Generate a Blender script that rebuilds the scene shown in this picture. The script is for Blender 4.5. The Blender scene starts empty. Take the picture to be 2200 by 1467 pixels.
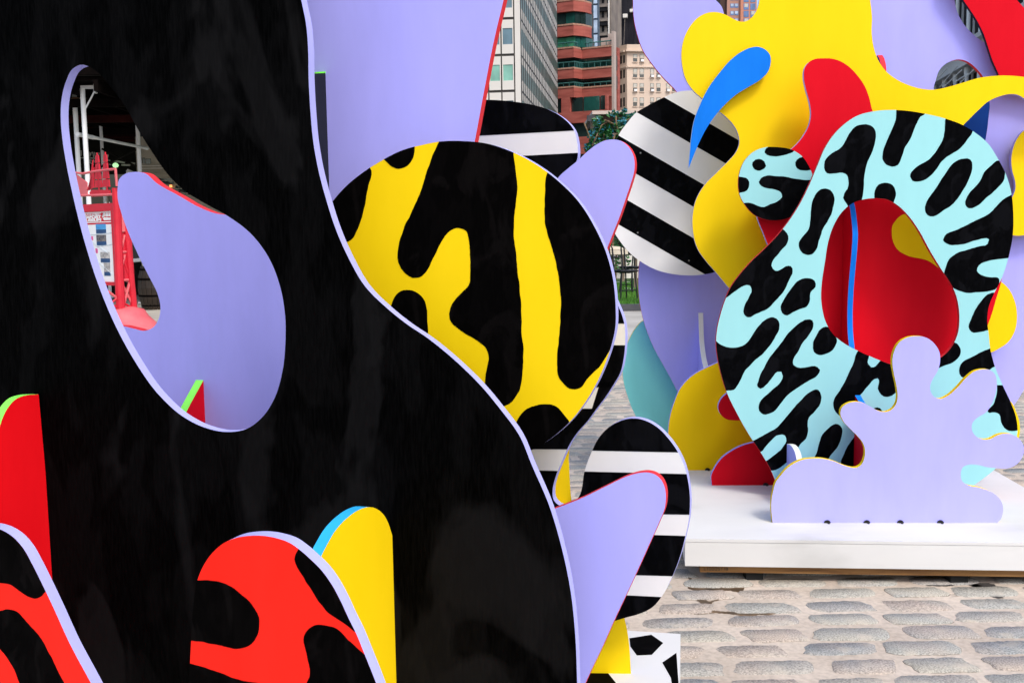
import bpy, math, random
from mathutils import Vector, Matrix, noise
from mathutils.geometry import delaunay_2d_cdt
random.seed(7)
S = bpy.context.scene
C = S.collection

# ------------------------------------------------------------------ camera
EYE = Vector((0.0, 0.0, 1.6))
PITCH, ROLL, FOC = math.radians(5.92), 0.015, 2200.0
_F = Vector((0, math.cos(PITCH), -math.sin(PITCH)))
_U0 = Vector((0, math.sin(PITCH), math.cos(PITCH)))
_R0 = Vector((1, 0, 0))
_R = _R0 * math.cos(ROLL) - _U0 * math.sin(ROLL)
_U = _U0 * math.cos(ROLL) + _R0 * math.sin(ROLL)
cam = bpy.data.cameras.new("camera")
cam.sensor_width = 36.0
cam.lens = 36.0
cam.clip_start = 0.05
cam.clip_end = 3000.0
camo = bpy.data.objects.new("camera", cam)
C.objects.link(camo)
camo.matrix_world = Matrix(((_R.x, _U.x, -_F.x, EYE.x), (_R.y, _U.y, -_F.y, EYE.y),
                            (_R.z, _U.z, -_F.z, EYE.z), (0, 0, 0, 1)))
S.camera = camo

# ------------------------------------------------------------------ light
TO_SUN = Vector((0.30, -0.55, 0.78)).normalized()
world = bpy.data.worlds.new("World")
S.world = world
world.use_nodes = True
nt = world.node_tree
sky = nt.nodes.new("ShaderNodeTexSky")
sky.sky_type = 'NISHITA'
sky.sun_disc = False
sky.sun_elevation = math.asin(TO_SUN.z)
sky.sun_rotation = math.atan2(TO_SUN.x, TO_SUN.y)
sky.dust_density = 3.0
sky.ozone_density = 0.6
bg = nt.nodes["Background"]
bg.inputs["Strength"].default_value = 0.15
nt.links.new(sky.outputs[0], bg.inputs[0])
sun = bpy.data.lights.new("sun", 'SUN')
sun.energy = 1.0
sun.angle = math.radians(11.0)
sun.color = (1.0, 0.975, 0.945)
suno = bpy.data.objects.new("sun", sun)
suno.rotation_euler = TO_SUN.to_track_quat('Z', 'Y').to_euler()
suno.location = (3, -6, 12)
C.objects.link(suno)
S.view_settings.view_transform = 'Standard'
S.view_settings.look = 'None'
S.view_settings.exposure = 0.70
S.view_settings.gamma = 1.0
S.view_settings.use_curve_mapping = False
S.cycles.max_bounces = 6
S.cycles.diffuse_bounces = 4

# ------------------------------------------------------------------ materials
def node(m, typ, **kw):
    n = m.node_tree.nodes.new(typ)
    for k, v in kw.items():
        if k in n.inputs:
            n.inputs[k].default_value = v
        else:
            setattr(n, k, v)
    return n

def base_mat(name, rough=0.5, spec=0.5):
    m = bpy.data.materials.new(name)
    m.use_nodes = True
    b = m.node_tree.nodes["Principled BSDF"]
    b.inputs["Roughness"].default_value = rough
    b.inputs["Specular IOR Level"].default_value = spec
    return m, b, m.node_tree.links

def lin(c):
    return tuple(((v / 255.0) / 12.92 if v <= 10 else (((v / 255.0) + 0.055) / 1.055) ** 2.4) for v in c)

def mixed(name, stops, scale=(4, 4, 4), detail=4, rough=0.5, spec=0.4, bump=0.0, bscale=60, coord='Object', fac=(0.3, 0.7), rnd=0.0, distortion=0.0):
    """noise driven mix of colours (linear)"""
    m, b, L = base_mat(name, rough, spec)
    tc = node(m, "ShaderNodeTexCoord")
    mp = node(m, "ShaderNodeMapping")
    mp.inputs["Scale"].default_value = scale
    L.new(tc.outputs[coord], mp.inputs[0])
    vec = mp.outputs[0]
    if rnd:
        oi = node(m, "ShaderNodeObjectInfo")
        ad = node(m, "ShaderNodeVectorMath", operation='ADD')
        ml = node(m, "ShaderNodeMath", operation='MULTIPLY')
        ml.inputs[1].default_value = 57.0
        L.new(oi.outputs["Random"], ml.inputs[0])
        L.new(mp.outputs[0], ad.inputs[0])
        L.new(ml.outputs[0], ad.inputs[1])
        vec = ad.outputs[0]
    nz = node(m, "ShaderNodeTexNoise", Scale=1.0, Detail=float(detail), Distortion=distortion)
    L.new(vec, nz.inputs["Vector"])
    cr = node(m, "ShaderNodeValToRGB")
    els = cr.color_ramp.elements
    n = len(stops)
    for i, c in enumerate(stops):
        p = fac[0] + (fac[1] - fac[0]) * i / max(1, n - 1)
        e = els[i] if i < 2 else els.new(p)
        e.position = p
        e.color = (c[0], c[1], c[2], 1)
    L.new(nz.outputs[0], cr.inputs[0])
    L.new(cr.outputs[0], b.inputs["Base Color"])
    if bump:
        n2 = node(m, "ShaderNodeTexNoise", Scale=float(bscale), Detail=5.0)
        L.new(tc.outputs[coord], n2.inputs["Vector"])
        bp = node(m, "ShaderNodeBump", Strength=bump, Distance=0.004)
        L.new(n2.outputs[0], bp.inputs["Height"])
        L.new(bp.outputs[0], b.inputs["Normal"])
    return m

def paint(name, c, rough=0.6, var=0.05, spec=0.08, bump=0.12):
    """hand brushed exterior paint on plywood: faint roller unevenness, vertical grain relief"""
    m, b, L = base_mat(name, rough, spec)
    tc = node(m, "ShaderNodeTexCoord")
    mp = node(m, "ShaderNodeMapping")
    mp.inputs["Scale"].default_value = (3.0, 3.0, 0.9)
    L.new(tc.outputs["Object"], mp.inputs[0])
    nz = node(m, "ShaderNodeTexNoise", Scale=1.6, Detail=9.0, Roughness=0.62)
    L.new(mp.outputs[0], nz.inputs["Vector"])
    cr = node(m, "ShaderNodeValToRGB")
    e = cr.color_ramp.elements
    e[0].position, e[1].position = 0.34, 0.62
    e[0].color = tuple(v * (1 - var) for v in c) + (1,)
    e[1].color = tuple(min(1.0, v * (1 + var * 0.6) + 0.002) for v in c) + (1,)
    L.new(nz.outputs[0], cr.inputs[0])
    L.new(cr.outputs[0], b.inputs["Base Color"])
    mp2 = node(m, "ShaderNodeMapping")
    mp2.inputs["Scale"].default_value = (140, 140, 9)
    L.new(tc.outputs["Object"], mp2.inputs[0])
    g = node(m, "ShaderNodeTexNoise", Scale=1.0, Detail=3.0)
    L.new(mp2.outputs[0], g.inputs["Vector"])
    bp = node(m, "ShaderNodeBump", Strength=bump, Distance=0.0012)
    L.new(g.outputs[0], bp.inputs["Height"])
    L.new(bp.outputs[0], b.inputs["Normal"])
    return m

def black_paint(name, lo, hi, patch=0.55, tint=(1, 1, 1.05), scale=(2.2, 2.2, 0.8), rough=(0.5, 0.62), spec=0.01, fleck=1.0):
    """thin black house paint: overlapping vertical brush patches, scuffs, grain"""
    m, b, L = base_mat(name, 0.5, spec)
    tc = node(m, "ShaderNodeTexCoord")
    mp = node(m, "ShaderNodeMapping")
    mp.inputs["Scale"].default_value = scale
    L.new(tc.outputs["Object"], mp.inputs[0])
    n1 = node(m, "ShaderNodeTexNoise", Scale=1.7, Detail=4.0, Distortion=0.6)
    L.new(mp.outputs[0], n1.inputs["Vector"])
    r1 = node(m, "ShaderNodeValToRGB")
    r1.color_ramp.elements[0].position = patch - 0.022
    r1.color_ramp.elements[1].position = patch + 0.018
    L.new(n1.outputs[0], r1.inputs[0])
    n3 = node(m, "ShaderNodeTexNoise", Scale=4.1, Detail=2.0, Distortion=0.3)
    L.new(mp.outputs[0], n3.inputs["Vector"])
    r3 = node(m, "ShaderNodeValToRGB")
    r3.color_ramp.elements[0].position = 0.47
    r3.color_ramp.elements[1].position = 0.53
    L.new(n3.outputs[0], r3.inputs[0])
    mp2 = node(m, "ShaderNodeMapping")
    mp2.inputs["Scale"].default_value = (170, 170, 22)
    L.new(tc.outputs["Object"], mp2.inputs[0])
    n2 = node(m, "ShaderNodeTexNoise", Scale=1.0, Detail=5.0)
    L.new(mp2.outputs[0], n2.inputs["Vector"])
    r2 = node(m, "ShaderNodeValToRGB")
    r2.color_ramp.elements[0].position = 0.35
    r2.color_ramp.elements[1].position = 0.75
    L.new(n2.outputs[0], r2.inputs[0])
    a = node(m, "ShaderNodeMath", operation='MULTIPLY_ADD')
    L.new(r1.outputs[0], a.inputs[0])
    a.inputs[1].default_value = 0.45
    s = node(m, "ShaderNodeMath", operation='MULTIPLY')
    L.new(r3.outputs[0], s.inputs[0])
    s.inputs[1].default_value = 0.14
    L.new(s.outputs[0], a.inputs[2])
    f = node(m, "ShaderNodeMath", operation='MULTIPLY_ADD')
    L.new(r2.outputs[0], f.inputs[0])
    f.inputs[1].default_value = 0.20 * fleck
    L.new(a.outputs[0], f.inputs[2])
    mx = node(m, "ShaderNodeMix", data_type='RGBA')
    mx.inputs[6].default_value = (lo * tint[0], lo * tint[1], lo * tint[2], 1)
    mx.inputs[7].default_value = (hi * tint[0], hi * tint[1], hi * tint[2], 1)
    L.new(f.outputs[0], mx.inputs[0])
    L.new(mx.outputs[2], b.inputs["Base Color"])
    mr = node(m, "ShaderNodeMapRange")
    mr.inputs["To Min"].default_value, mr.inputs["To Max"].default_value = rough
    L.new(n1.outputs[0], mr.inputs[0])
    L.new(mr.outputs[0], b.inputs["Roughness"])
    bp = node(m, "ShaderNodeBump", Strength=0.25, Distance=0.001)
    L.new(n2.outputs[0], bp.inputs["Height"])
    L.new(bp.outputs[0], b.inputs["Normal"])
    return m

def glass(name, c, rough=0.08, spec=0.8):
    return mixed(name, [tuple(v * 0.55 for v in c), c], scale=(0.7, 0.7, 0.5), rough=rough, spec=spec, rnd=1)

M = {}
M['white'] = paint('white_paint', (0.80, 0.80, 0.79), var=0.03)
M['plinth'] = mixed('scuffed_white_paint', [(0.52, 0.52, 0.505), (0.65, 0.65, 0.64), (0.69, 0.69, 0.68)], scale=(1.3, 2.6, 2.6), detail=7, rough=0.6, spec=0.15, bump=0.15, bscale=30, fac=(0.25, 0.6))
M['yellow'] = paint('yellow_paint', (0.90, 0.63, 0.003), var=0.025)
M['lilac'] = paint('lilac_paint', (0.415, 0.41, 0.98), var=0.05)
M['paleL'] = paint('pale_lilac_paint', (0.40, 0.41, 0.80), var=0.04)
M['red'] = paint('red_paint', (0.66, 0.001, 0.012), var=0.05)
M['rimred'] = paint('coral_red_paint', (0.72, 0.035, 0.045), var=0.08)
M['scarlet'] = paint('scarlet_paint', (0.84, 0.004, 0.010), var=0.05)
M['orange'] = paint('orange_red_paint', (0.90, 0.018, 0.009), var=0.05)
M['cyan'] = paint('cyan_paint', (0.32, 0.67, 0.69), var=0.03)
M['teal'] = paint('teal_paint', (0.23, 0.74, 0.73), var=0.05)
M['blue'] = paint('blue_paint', (0.004, 0.19, 0.78), var=0.12)
M['navy'] = paint('navy_paint', (0.004, 0.045, 0.26), var=0.08)
M['skyb'] = paint('sky_blue_paint', (0.03, 0.42, 0.85), var=0.12)
M['green'] = paint('lime_green_paint', (0.26, 0.90, 0.12), var=0.12)
M['blackbig'] = black_paint('black_house_paint', 0.0003, 0.0090, patch=0.56, scale=(1.7, 1.7, 0.75))
M['black'] = black_paint('black_spot_paint', 0.0010, 0.005, tint=(1.0, 0.85, 0.85), scale=(5, 5, 3), fleck=0.7)
M['blackb'] = black_paint('blue_black_paint', 0.0016, 0.007, tint=(0.9, 0.95, 1.2), scale=(6, 6, 4), fleck=0.6)
M['charcoal'] = paint('charcoal_paint', (0.016, 0.018, 0.028), var=0.2)

# ------------------------------------------------------------------ mesh helpers
def link(o, parent=None, world_loc=None):
    C.objects.link(o)
    if parent is not None:
        o.parent = parent
        if world_loc is not None:
            o.location = Vector(world_loc) - WORLD[parent.name]
    elif world_loc is not None:
        o.location = world_loc
    WORLD[o.name] = Vector(world_loc) if world_loc is not None else Vector((0, 0, 0))
    return o
WORLD = {}

def tag(o, label=None, cat=None, group=None, kind=None):
    if label: o['label'] = label
    if cat: o['category'] = cat
    if group: o['group'] = group
    if kind: o['kind'] = kind
    return o

def thing(name, label, cat, loc, group=None):
    o = bpy.data.objects.new(name, None)
    o.empty_display_size = 0.2
    link(o, None, loc)
    return tag(o, label, cat, group)

class MB:
    """collects polygons in world space, links them as one mesh object"""
    def __init__(self):
        self.v, self.f, self.m = [], [], []
    def poly(self, pts, mi=0):
        b = len(self.v)
        self.v += [Vector(p) for p in pts]
        self.f.append(tuple(range(b, b + len(pts))))
        self.m.append(mi)
    def hexa(self, p, mi=0):
        """p: 4 bottom (ccw from above) then 4 top"""
        b = len(self.v)
        self.v += [Vector(q) for q in p]
        for q in ((3, 2, 1, 0), (4, 5, 6, 7), (0, 1, 5, 4), (1, 2, 6, 5), (2, 3, 7, 6), (3, 0, 4, 7)):
            self.f.append(tuple(b + i for i in q))
            self.m.append(mi)
    def box(self, lo, hi, mi=0):
        x0, y0, z0 = lo; x1, y1, z1 = hi
        self.hexa([(x0, y0, z0), (x1, y0, z0), (x1, y1, z0), (x0, y1, z0),
                   (x0, y0, z1), (x1, y0, z1), (x1, y1, z1), (x0, y1, z1)], mi)
    def tube(self, pts, r, n=8, mi=0, caps=True):
        pts = [Vector(p) for p in pts]
        rr = r if isinstance(r, (list, tuple)) else [r] * len(pts)
        rings = []
        for i, p in enumerate(pts):
            d = (pts[min(i + 1, len(pts) - 1)] - pts[max(i - 1, 0)]).normalized()
            a = d.cross(Vector((1, 0, 0))) if abs(d.z) > 0.8 else d.cross(Vector((0, 0, 1)))
            a.normalize(); c = d.cross(a)
            b = len(self.v)
            for k in range(n):
                t = 2 * math.pi * k / n
                self.v.append(p + (a * math.cos(t) + c * math.sin(t)) * rr[i])
            rings.append(b)
        for i in range(len(rings) - 1):
            for k in range(n):
                self.f.append((rings[i] + k, rings[i] + (k + 1) % n, rings[i + 1] + (k + 1) % n, rings[i + 1] + k))
                self.m.append(mi)
        if caps:
            self.f.append(tuple(rings[0] + k for k in range(n))[::-1]); self.m.append(mi)
            self.f.append(tuple(rings[-1] + k for k in range(n))); self.m.append(mi)
    def lathe(self, c, prof, n=20, mi=0):
        c = Vector(c); rings = []
        for r, z in prof:
            b = len(self.v)
            for k in range(n):
                t = 2 * math.pi * k / n
                self.v.append(c + Vector((r * math.cos(t), r * math.sin(t), z)))
            rings.append(b)
        for i in range(len(rings) - 1):
            for k in range(n):
                self.f.append((rings[i] + k, rings[i] + (k + 1) % n, rings[i + 1] + (k + 1) % n, rings[i + 1] + k)); self.m.append(mi)
        self.f.append(tuple(rings[0] + k for k in range(n))[::-1]); self.m.append(mi)
        self.f.append(tuple(rings[-1] + k for k in range(n))); self.m.append(mi)
    def build(self, name, mats, parent=None, smooth=False, origin=None):
        if not isinstance(mats, (list, tuple)): mats = [mats]
        if origin is None:
            lo = Vector((min(p[i] for p in self.v) for i in range(3)))
            hi = Vector((max(p[i] for p in self.v) for i in range(3)))
            origin = Vector(((lo.x + hi.x) / 2, (lo.y + hi.y) / 2, lo.z))
        me = bpy.data.meshes.new(name)
        me.from_pydata([p - origin for p in self.v], [], self.f)
        for mt in mats: me.materials.append(mt)
        me.polygons.foreach_set("material_index", self.m)
        if smooth: me.polygons.foreach_set("use_smooth", [True] * len(self.f))
        me.update()
        o = bpy.data.objects.new(name, me)
        return link(o, parent, origin)

# ------------------------------------------------------------------ reading positions off the photograph
FR = dict(N=(0, 0, 1), R1=(0, 0, 2.934), R2=(550, 0, 2.934), R3=(1000, 0, 4.192), R4=(1350, 0, 3.26), R5=(1750, 0, 3.26),
          R6=(100, 120, 1.767), R7=(1050, 180, 2.822), R8=(700, 280, 2.037), S1=(1500, 220, 2.717), S2=(1500, 650, 2.934),
          S3=(1100, 600, 2.934), S4=(1100, 850, 2.378), S5=(1400, 1000, 2.75), S6=(0, 800, 2.2), S7=(380, 1050, 3.517),
          S8=(130, 130, 4.585), Z8=(1180, 0, 6.112), ZW=(1000, 0, 6.113), ZT=(150, 360, 8.15), ZU=(150, 520, 7.335),
          ZC=(1990, 0, 7.333), ZB=(1480, 0, 12.22), ZG=(1290, 490, 6.985), ZS=(140, 280, 10.0), ZP=(140, 130, 8.627))
def px(fr, pts):
    x0, y0, s = FR[fr]
    return [(x0 + p[0] / s, y0 + p[1] / s) + tuple(p[2:]) for p in pts]
def ray(x, y):
    return (_R * ((x - 1100.0) / FOC) - _U * ((y - 733.5) / FOC) + _F)
def on_z(x, y, z):
    d = ray(x, y)
    return EYE + d * ((z - EYE.z) / d.z)
def at_depth(x, y, Y):
    d = ray(x, y)
    return EYE + d * (Y / d.y)

class Plane:
    """vertical plane: t runs to the right as seen from its front, n points out of its front"""
    def __init__(self, p, t):
        self.o = Vector((p[0], p[1], 0.0))
        self.t = Vector((t[0], t[1], 0)).normalized()
        self.n = Vector((self.t.y, -self.t.x, 0))
    def uz(self, x, y):
        d = ray(x, y)
        k = (self.o - EYE).dot(self.n) / d.dot(self.n)
        p = EYE + d * k
        return ((p - self.o).dot(self.t), p.z)
    def P(self, u, z, w=0.0):
        q = self.o + self.t * u + self.n * w
        return Vector((q.x, q.y, z))
    def rect(self, x0, y0, x1, y1):
        xm, ym = (x0 + x1) / 2, (y0 + y1) / 2
        u0, u1 = self.uz(x0, ym)[0], self.uz(x1, ym)[0]
        z1, z0 = self.uz(xm, y0)[1], self.uz(xm, y1)[1]
        return min(u0, u1), max(u0, u1), min(z0, z1), max(z0, z1)
    def shifted(self, w):
        return Plane(self.o + self.n * w, self.t)
def facing(x, y, Y, tan):
    """plane through the point seen at (x, y) at distance Y; tan > 0: its right side is nearer"""
    return Plane(at_depth(x, y, Y), (1, -tan))
def fin(pl, x, y, side):
    """plane at right angles to pl where (x, y) is seen on it; side 'R': its right face shows"""
    u, z = pl.uz(x, y)
    p = pl.P(u, 0)
    n = pl.t if side == 'R' else -pl.t
    return Plane(p, (-n.y, n.x))

def pbox(mb, pl, u0, u1, z0, z1, w0, w1, mi=0):
    P = pl.P
    mb.hexa([P(u0, z0, w1), P(u1, z0, w1), P(u1, z0, w0), P(u0, z0, w0),
             P(u0, z1, w1), P(u1, z1, w1), P(u1, z1, w0), P(u0, z1, w0)], mi)

# ------------------------------------------------------------------ cut-out panels
def curve(pts, step=5.0, wob=0.0):
    """closed smooth curve; a third value 1 marks a sharp corner"""
    n = len(pts)
    P = [Vector((p[0], p[1])) for p in pts]
    K = [len(p) > 2 and p[2] for p in pts]
    out = []
    for i in range(n):
        a, b, c, d = P[i - 1], P[i], P[(i + 1) % n], P[(i + 2) % n]
        L = (c - b).length
        if L < 1e-6: continue
        def tan(p, q, r):
            l1, l2 = max((q - p).length, 1e-6), max((r - q).length, 1e-6)
            v = (q - p) / l1 * l2 + (r - q) / l2 * l1
            return v.normalized() if v.length > 1e-9 else (r - q).normalized()
        t1 = (c - b).normalized() if K[i] else tan(a, b, c)
        t2 = (c - b).normalized() if K[(i + 1) % n] else tan(b, c, d)
        k = max(1, int(L / step))
        for j in range(k):
            s = j / k
            h1 = 2 * s**3 - 3 * s**2 + 1; h2 = s**3 - 2 * s**2 + s
            h3 = -2 * s**3 + 3 * s**2; h4 = s**3 - s**2
            out.append(b * h1 + t1 * (h2 * L) + c * h3 + t2 * (h4 * L))
    if wob:
        q = random.uniform(0, 99)
        out = [p + Vector((noise.noise((p.x * .045, p.y * .045, q)), noise.noise((p.x * .045, p.y * .045, q + 31)))) * wob + Vector((noise.noise((p.x * .2, p.y * .2, q)), noise.noise((p.x * .2, p.y * .2, q + 31)))) * (wob * .35) for p in out]
    return out
def area(l):
    return sum(l[i - 1][0] * l[i][1] - l[i][0] * l[i - 1][1] for i in range(len(l))) / 2

def to_plane(pl, pts, floor=None, step=5.0, straight=False, wob=0.0):
    c = [Vector(p[:2]) for p in pts] if straight else curve(pts, step, wob)
    l = []
    for p in c:
        u, z = pl.uz(p[0], p[1])
        if floor is not None and z < floor: z = floor
        q = Vector((u, z))
        if not l or (q - l[-1]).length > 1e-4: l.append(q)
    if (l[0] - l[-1]).length < 1e-4: l.pop()
    return l if area(l) > 0 else l[::-1]

def cdt(loops):
    v, f = [], []
    for l in loops:
        f.append(list(range(len(v), len(v) + len(l))))
        v += l
    r = delaunay_2d_cdt(v, [], f, 0, 1e-5, True)
    return r[0], r[2], [set(x) for x in r[5]]

def solid(name, pl, verts, tris, w_front, w_back, mats, parent):
    """mats: face, rim, back"""
    used = sorted({i for t in tris for i in t})
    ix = {i: k for k, i in enumerate(used)}
    cu = sum(verts[i][0] for i in used) / len(used)
    zz = [verts[i][1] for i in used]
    org = pl.P(cu, min(zz))
    V = [pl.P(verts[i][0], verts[i][1], w_front) - org for i in used]
    n = len(V)
    V += [pl.P(verts[i][0], verts[i][1], w_back) - org for i in used]
    F, MI, E = [], [], {}
    for t in tris:
        a = [ix[i] for i in t]
        F.append(tuple(a)); MI.append(0)
        F.append(tuple(n + i for i in reversed(a))); MI.append(2)
        for k in range(len(a)):
            e = (a[k], a[(k + 1) % len(a)])
            if (e[1], e[0]) in E: del E[(e[1], e[0])]
            else: E[e] = 1
    for a, b in E:
        F.append((b, a, n + a, n + b)); MI.append(1)
    me = bpy.data.meshes.new(name)
    me.from_pydata(V, [], F)
    for m in mats: me.materials.append(m)
    me.polygons.foreach_set("material_index", MI)
    me.update()
    o = bpy.data.objects.new(name, me)
    return link(o, parent, org)

def panel(name, label, parent, pl, outline, mats, holes=(), spots=(), th=0.03, floor=None, step=5.0):
    """a plywood cut-out with its painted shapes lying on it as thin films"""
    lo = to_plane(pl, outline, floor, step)
    lh = [to_plane(pl, h, None, step) for h in holes]
    ls = [to_plane(pl, s[1], None, step, straight=(len(s) > 3 and s[3]), wob=1.5) for s in spots]
    hs = set(range(1, 1 + len(lh)))
    v, f, og = cdt([lo] + lh)
    keep = [t for t, s in zip(f, og) if 0 in s and not (s & hs)]
    face, rim = mats[0], mats[1]
    o = solid(name, pl, v, keep, 0.0, -th, [face, rim, mats[2] if len(mats) > 2 else face], parent)
    if label: o['label'] = label
    for s, l in zip(spots, ls):
        v, f, og = cdt([lo] + lh + [l])
        k = 1 + len(lh)
        keep = [t for t, q in zip(f, og) if 0 in q and k in q and not (q & hs)]
        if keep:
            solid(s[0], pl, v, keep, 0.0009, 0.0002, [s[2]] * 3, o)
    return o

def spots(fr, mat, lists, name='painted_spot'):
    return [(name, px(fr, l), mat) for l in lists]
# ================================================================== ground
# sandy mortar between the stones, with damp patches where it has worn away
m, b, L = base_mat('mortar', 0.9, 0.15)
tc = node(m, "ShaderNodeTexCoord")
n1 = node(m, "ShaderNodeTexNoise", Scale=2.2, Detail=6.0); L.new(tc.outputs["Object"], n1.inputs["Vector"])
cr = node(m, "ShaderNodeValToRGB"); e_ = cr.color_ramp.elements
e_[0].position, e_[1].position = 0.3, 0.7
e_[0].color, e_[1].color = (0.46, 0.385, 0.31, 1), (0.66, 0.57, 0.475, 1)
L.new(n1.outputs[0], cr.inputs[0])
n2 = node(m, "ShaderNodeTexNoise", Scale=45.0, Detail=6.0); L.new(tc.outputs["Object"], n2.inputs["Vector"])
cr2 = node(m, "ShaderNodeValToRGB"); e_ = cr2.color_ramp.elements
e_[0].position, e_[1].position = 0.35, 0.6
e_[0].color, e_[1].color = (0.82, 0.82, 0.82, 1), (1, 1, 1, 1)
L.new(n2.outputs[0], cr2.inputs[0])
mx = node(m, "ShaderNodeMix", data_type='RGBA', blend_type='MULTIPLY'); mx.inputs[0].default_value = 1.0
L.new(cr.outputs[0], mx.inputs[6]); L.new(cr2.outputs[0], mx.inputs[7])
mp = node(m, "ShaderNodeMapping"); mp.inputs["Scale"].default_value = (1.0, 2.6, 1.0); L.new(tc.outputs["Object"], mp.inputs[0])
n3 = node(m, "ShaderNodeTexNoise", Scale=1.25, Detail=7.0, Distortion=0.6); L.new(mp.outputs[0], n3.inputs["Vector"])
cr3 = node(m, "ShaderNodeValToRGB"); e_ = cr3.color_ramp.elements
e_[0].position, e_[1].position = 0.70, 0.735
e_[0].color, e_[1].color = (0, 0, 0, 1), (1, 1, 1, 1)
L.new(n3.outputs[0], cr3.inputs[0])
mx2 = node(m, "ShaderNodeMix", data_type='RGBA'); mx2.inputs[7].default_value = (0.07, 0.045, 0.025, 1)
L.new(cr3.outputs[0], mx2.inputs[0]); L.new(mx.outputs[2], mx2.inputs[6])
L.new(mx2.outputs[2], b.inputs["Base Color"])
bp = node(m, "ShaderNodeBump", Strength=0.6, Distance=0.004); L.new(n2.outputs[0], bp.inputs["Height"]); L.new(bp.outputs[0], b.inputs["Normal"])
M['mortar'] = m
M['concrete'] = mixed('concrete', [(0.30, 0.28, 0.25), (0.42, 0.40, 0.36), (0.50, 0.48, 0.44)], scale=(0.8, 0.8, 0.8), detail=8, rough=0.9, bump=0.3, bscale=25)
M['asphalt'] = mixed('pavement_far', [(0.16, 0.155, 0.145), (0.24, 0.23, 0.215)], scale=(0.4, 0.4, 0.4), detail=8, rough=0.9)

mb = MB(); mb.poly([(-600, -200, -0.012), (600, -200, -0.012), (600, 1500, -0.012), (-600, 1500, -0.012)])
tag(mb.build('ground', M['asphalt']), kind='structure')
mb = MB(); mb.poly([(-9, -3, -0.006), (9, -3, -0.006), (9, 12.3, -0.006), (-9, 12.3, -0.006)])
street = tag(mb.build('cobbled_street', M['mortar'], origin=Vector((0, 0, -0.006))), kind='structure')
mb = MB()
mb.poly([(-30, 12.3, -0.004), (30, 12.3, -0.004), (30, 21.2, -0.004), (-30, 21.2, -0.004)])
tag(mb.build('concrete_road', M['concrete']), kind='structure')
M['slab'] = mixed('pavement_slab', [(0.36, 0.33, 0.28), (0.52, 0.48, 0.40)], scale=(1.5, 1.5, 1.5), detail=7, rough=0.9, bump=0.2)
mb = MB(); mb.poly([(-30, 14.0, 0.0), (-5.2, 14.0, 0.0), (-5.2, 45, 0.0), (-30, 45, 0.0)])
pav = tag(mb.build('pavement', M['asphalt']), kind='structure')
for i in range(6):
    for j in range(9):
        x, y = -14.2 + i * 1.5, 14.1 + j * 1.5
        m_ = MB(); m_.box((x + 0.006, y + 0.006, 0.001), (x + 1.494, y + 1.494, 0.016 + random.uniform(0, 0.004)))
        m_.build('paving_slab', M['slab'], pav)

# granite setts
def granite(name, cols):
    m, b, L = base_mat(name, 0.75, 0.3)
    tc = node(m, "ShaderNodeTexCoord"); oi = node(m, "ShaderNodeObjectInfo"); geo = node(m, "ShaderNodeNewGeometry")
    cr = node(m, "ShaderNodeValToRGB"); cr.color_ramp.interpolation = 'LINEAR'
    el = cr.color_ramp.elements
    for i, c in enumerate(cols):
        e = el[i] if i < 2 else el.new(i / (len(cols) - 1))
        e.position = i / (len(cols) - 1); e.color = c + (1,)
    n0 = node(m, "ShaderNodeTexNoise", Scale=3.3, Detail=2.0); L.new(geo.outputs["Position"], n0.inputs["Vector"])
    a0 = node(m, "ShaderNodeMath", operation='MULTIPLY_ADD'); a0.inputs[1].default_value = 0.55
    s0 = node(m, "ShaderNodeMath", operation='MULTIPLY'); s0.inputs[1].default_value = 0.5
    L.new(n0.outputs[0], s0.inputs[0]); L.new(oi.outputs["Random"], a0.inputs[0]); L.new(s0.outputs[0], a0.inputs[2])
    L.new(a0.outputs[0], cr.inputs[0])
    n1 = node(m, "ShaderNodeTexNoise", Scale=150.0, Detail=4.0); L.new(geo.outputs["Position"], n1.inputs["Vector"])
    r1 = node(m, "ShaderNodeValToRGB"); e = r1.color_ramp.elements
    e[0].position, e[1].position = 0.36, 0.62; e[0].color, e[1].color = (0.60, 0.60, 0.61, 1), (1.28, 1.26, 1.24, 1)
    L.new(n1.outputs[0], r1.inputs[0])
    mx = node(m, "ShaderNodeMix", data_type='RGBA', blend_type='MULTIPLY'); mx.inputs[0].default_value = 1.0
    L.new(cr.outputs[0], mx.inputs[6]); L.new(r1.outputs[0], mx.inputs[7])
    n2 = node(m, "ShaderNodeTexNoise", Scale=9.0, Detail=7.0); L.new(geo.outputs["Position"], n2.inputs["Vector"])
    r2 = node(m, "ShaderNodeValToRGB"); e = r2.color_ramp.elements
    e[0].position, e[1].position = 0.54, 0.68; e[0].color, e[1].color = (0, 0, 0, 1), (0.6, 0.6, 0.6, 1)
    L.new(n2.outputs[0], r2.inputs[0])
    m2 = node(m, "ShaderNodeMix", data_type='RGBA'); m2.inputs[7].default_value = (0.50, 0.44, 0.36, 1)
    L.new(r2.outputs[0], m2.inputs[0]); L.new(mx.outputs[2], m2.inputs[6])
    L.new(m2.outputs[2], b.inputs["Base Color"])
    bp = node(m, "ShaderNodeBump", Strength=0.5, Distance=0.002); L.new(n1.outputs[0], bp.inputs["Height"]); L.new(bp.outputs[0], b.inputs["Normal"])
    return m
M['sett'] = granite('granite_sett', [(0.31, 0.32, 0.30), (0.41, 0.38, 0.315), (0.35, 0.35, 0.315), (0.43, 0.365, 0.305), (0.27, 0.285, 0.28), (0.40, 0.39, 0.345)])
M['grit'] = mixed('joint_grit', [(0.10, 0.085, 0.07), (0.30, 0.26, 0.21)], scale=(20, 20, 20), rough=0.95)
rs = random.Random(11)
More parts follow.
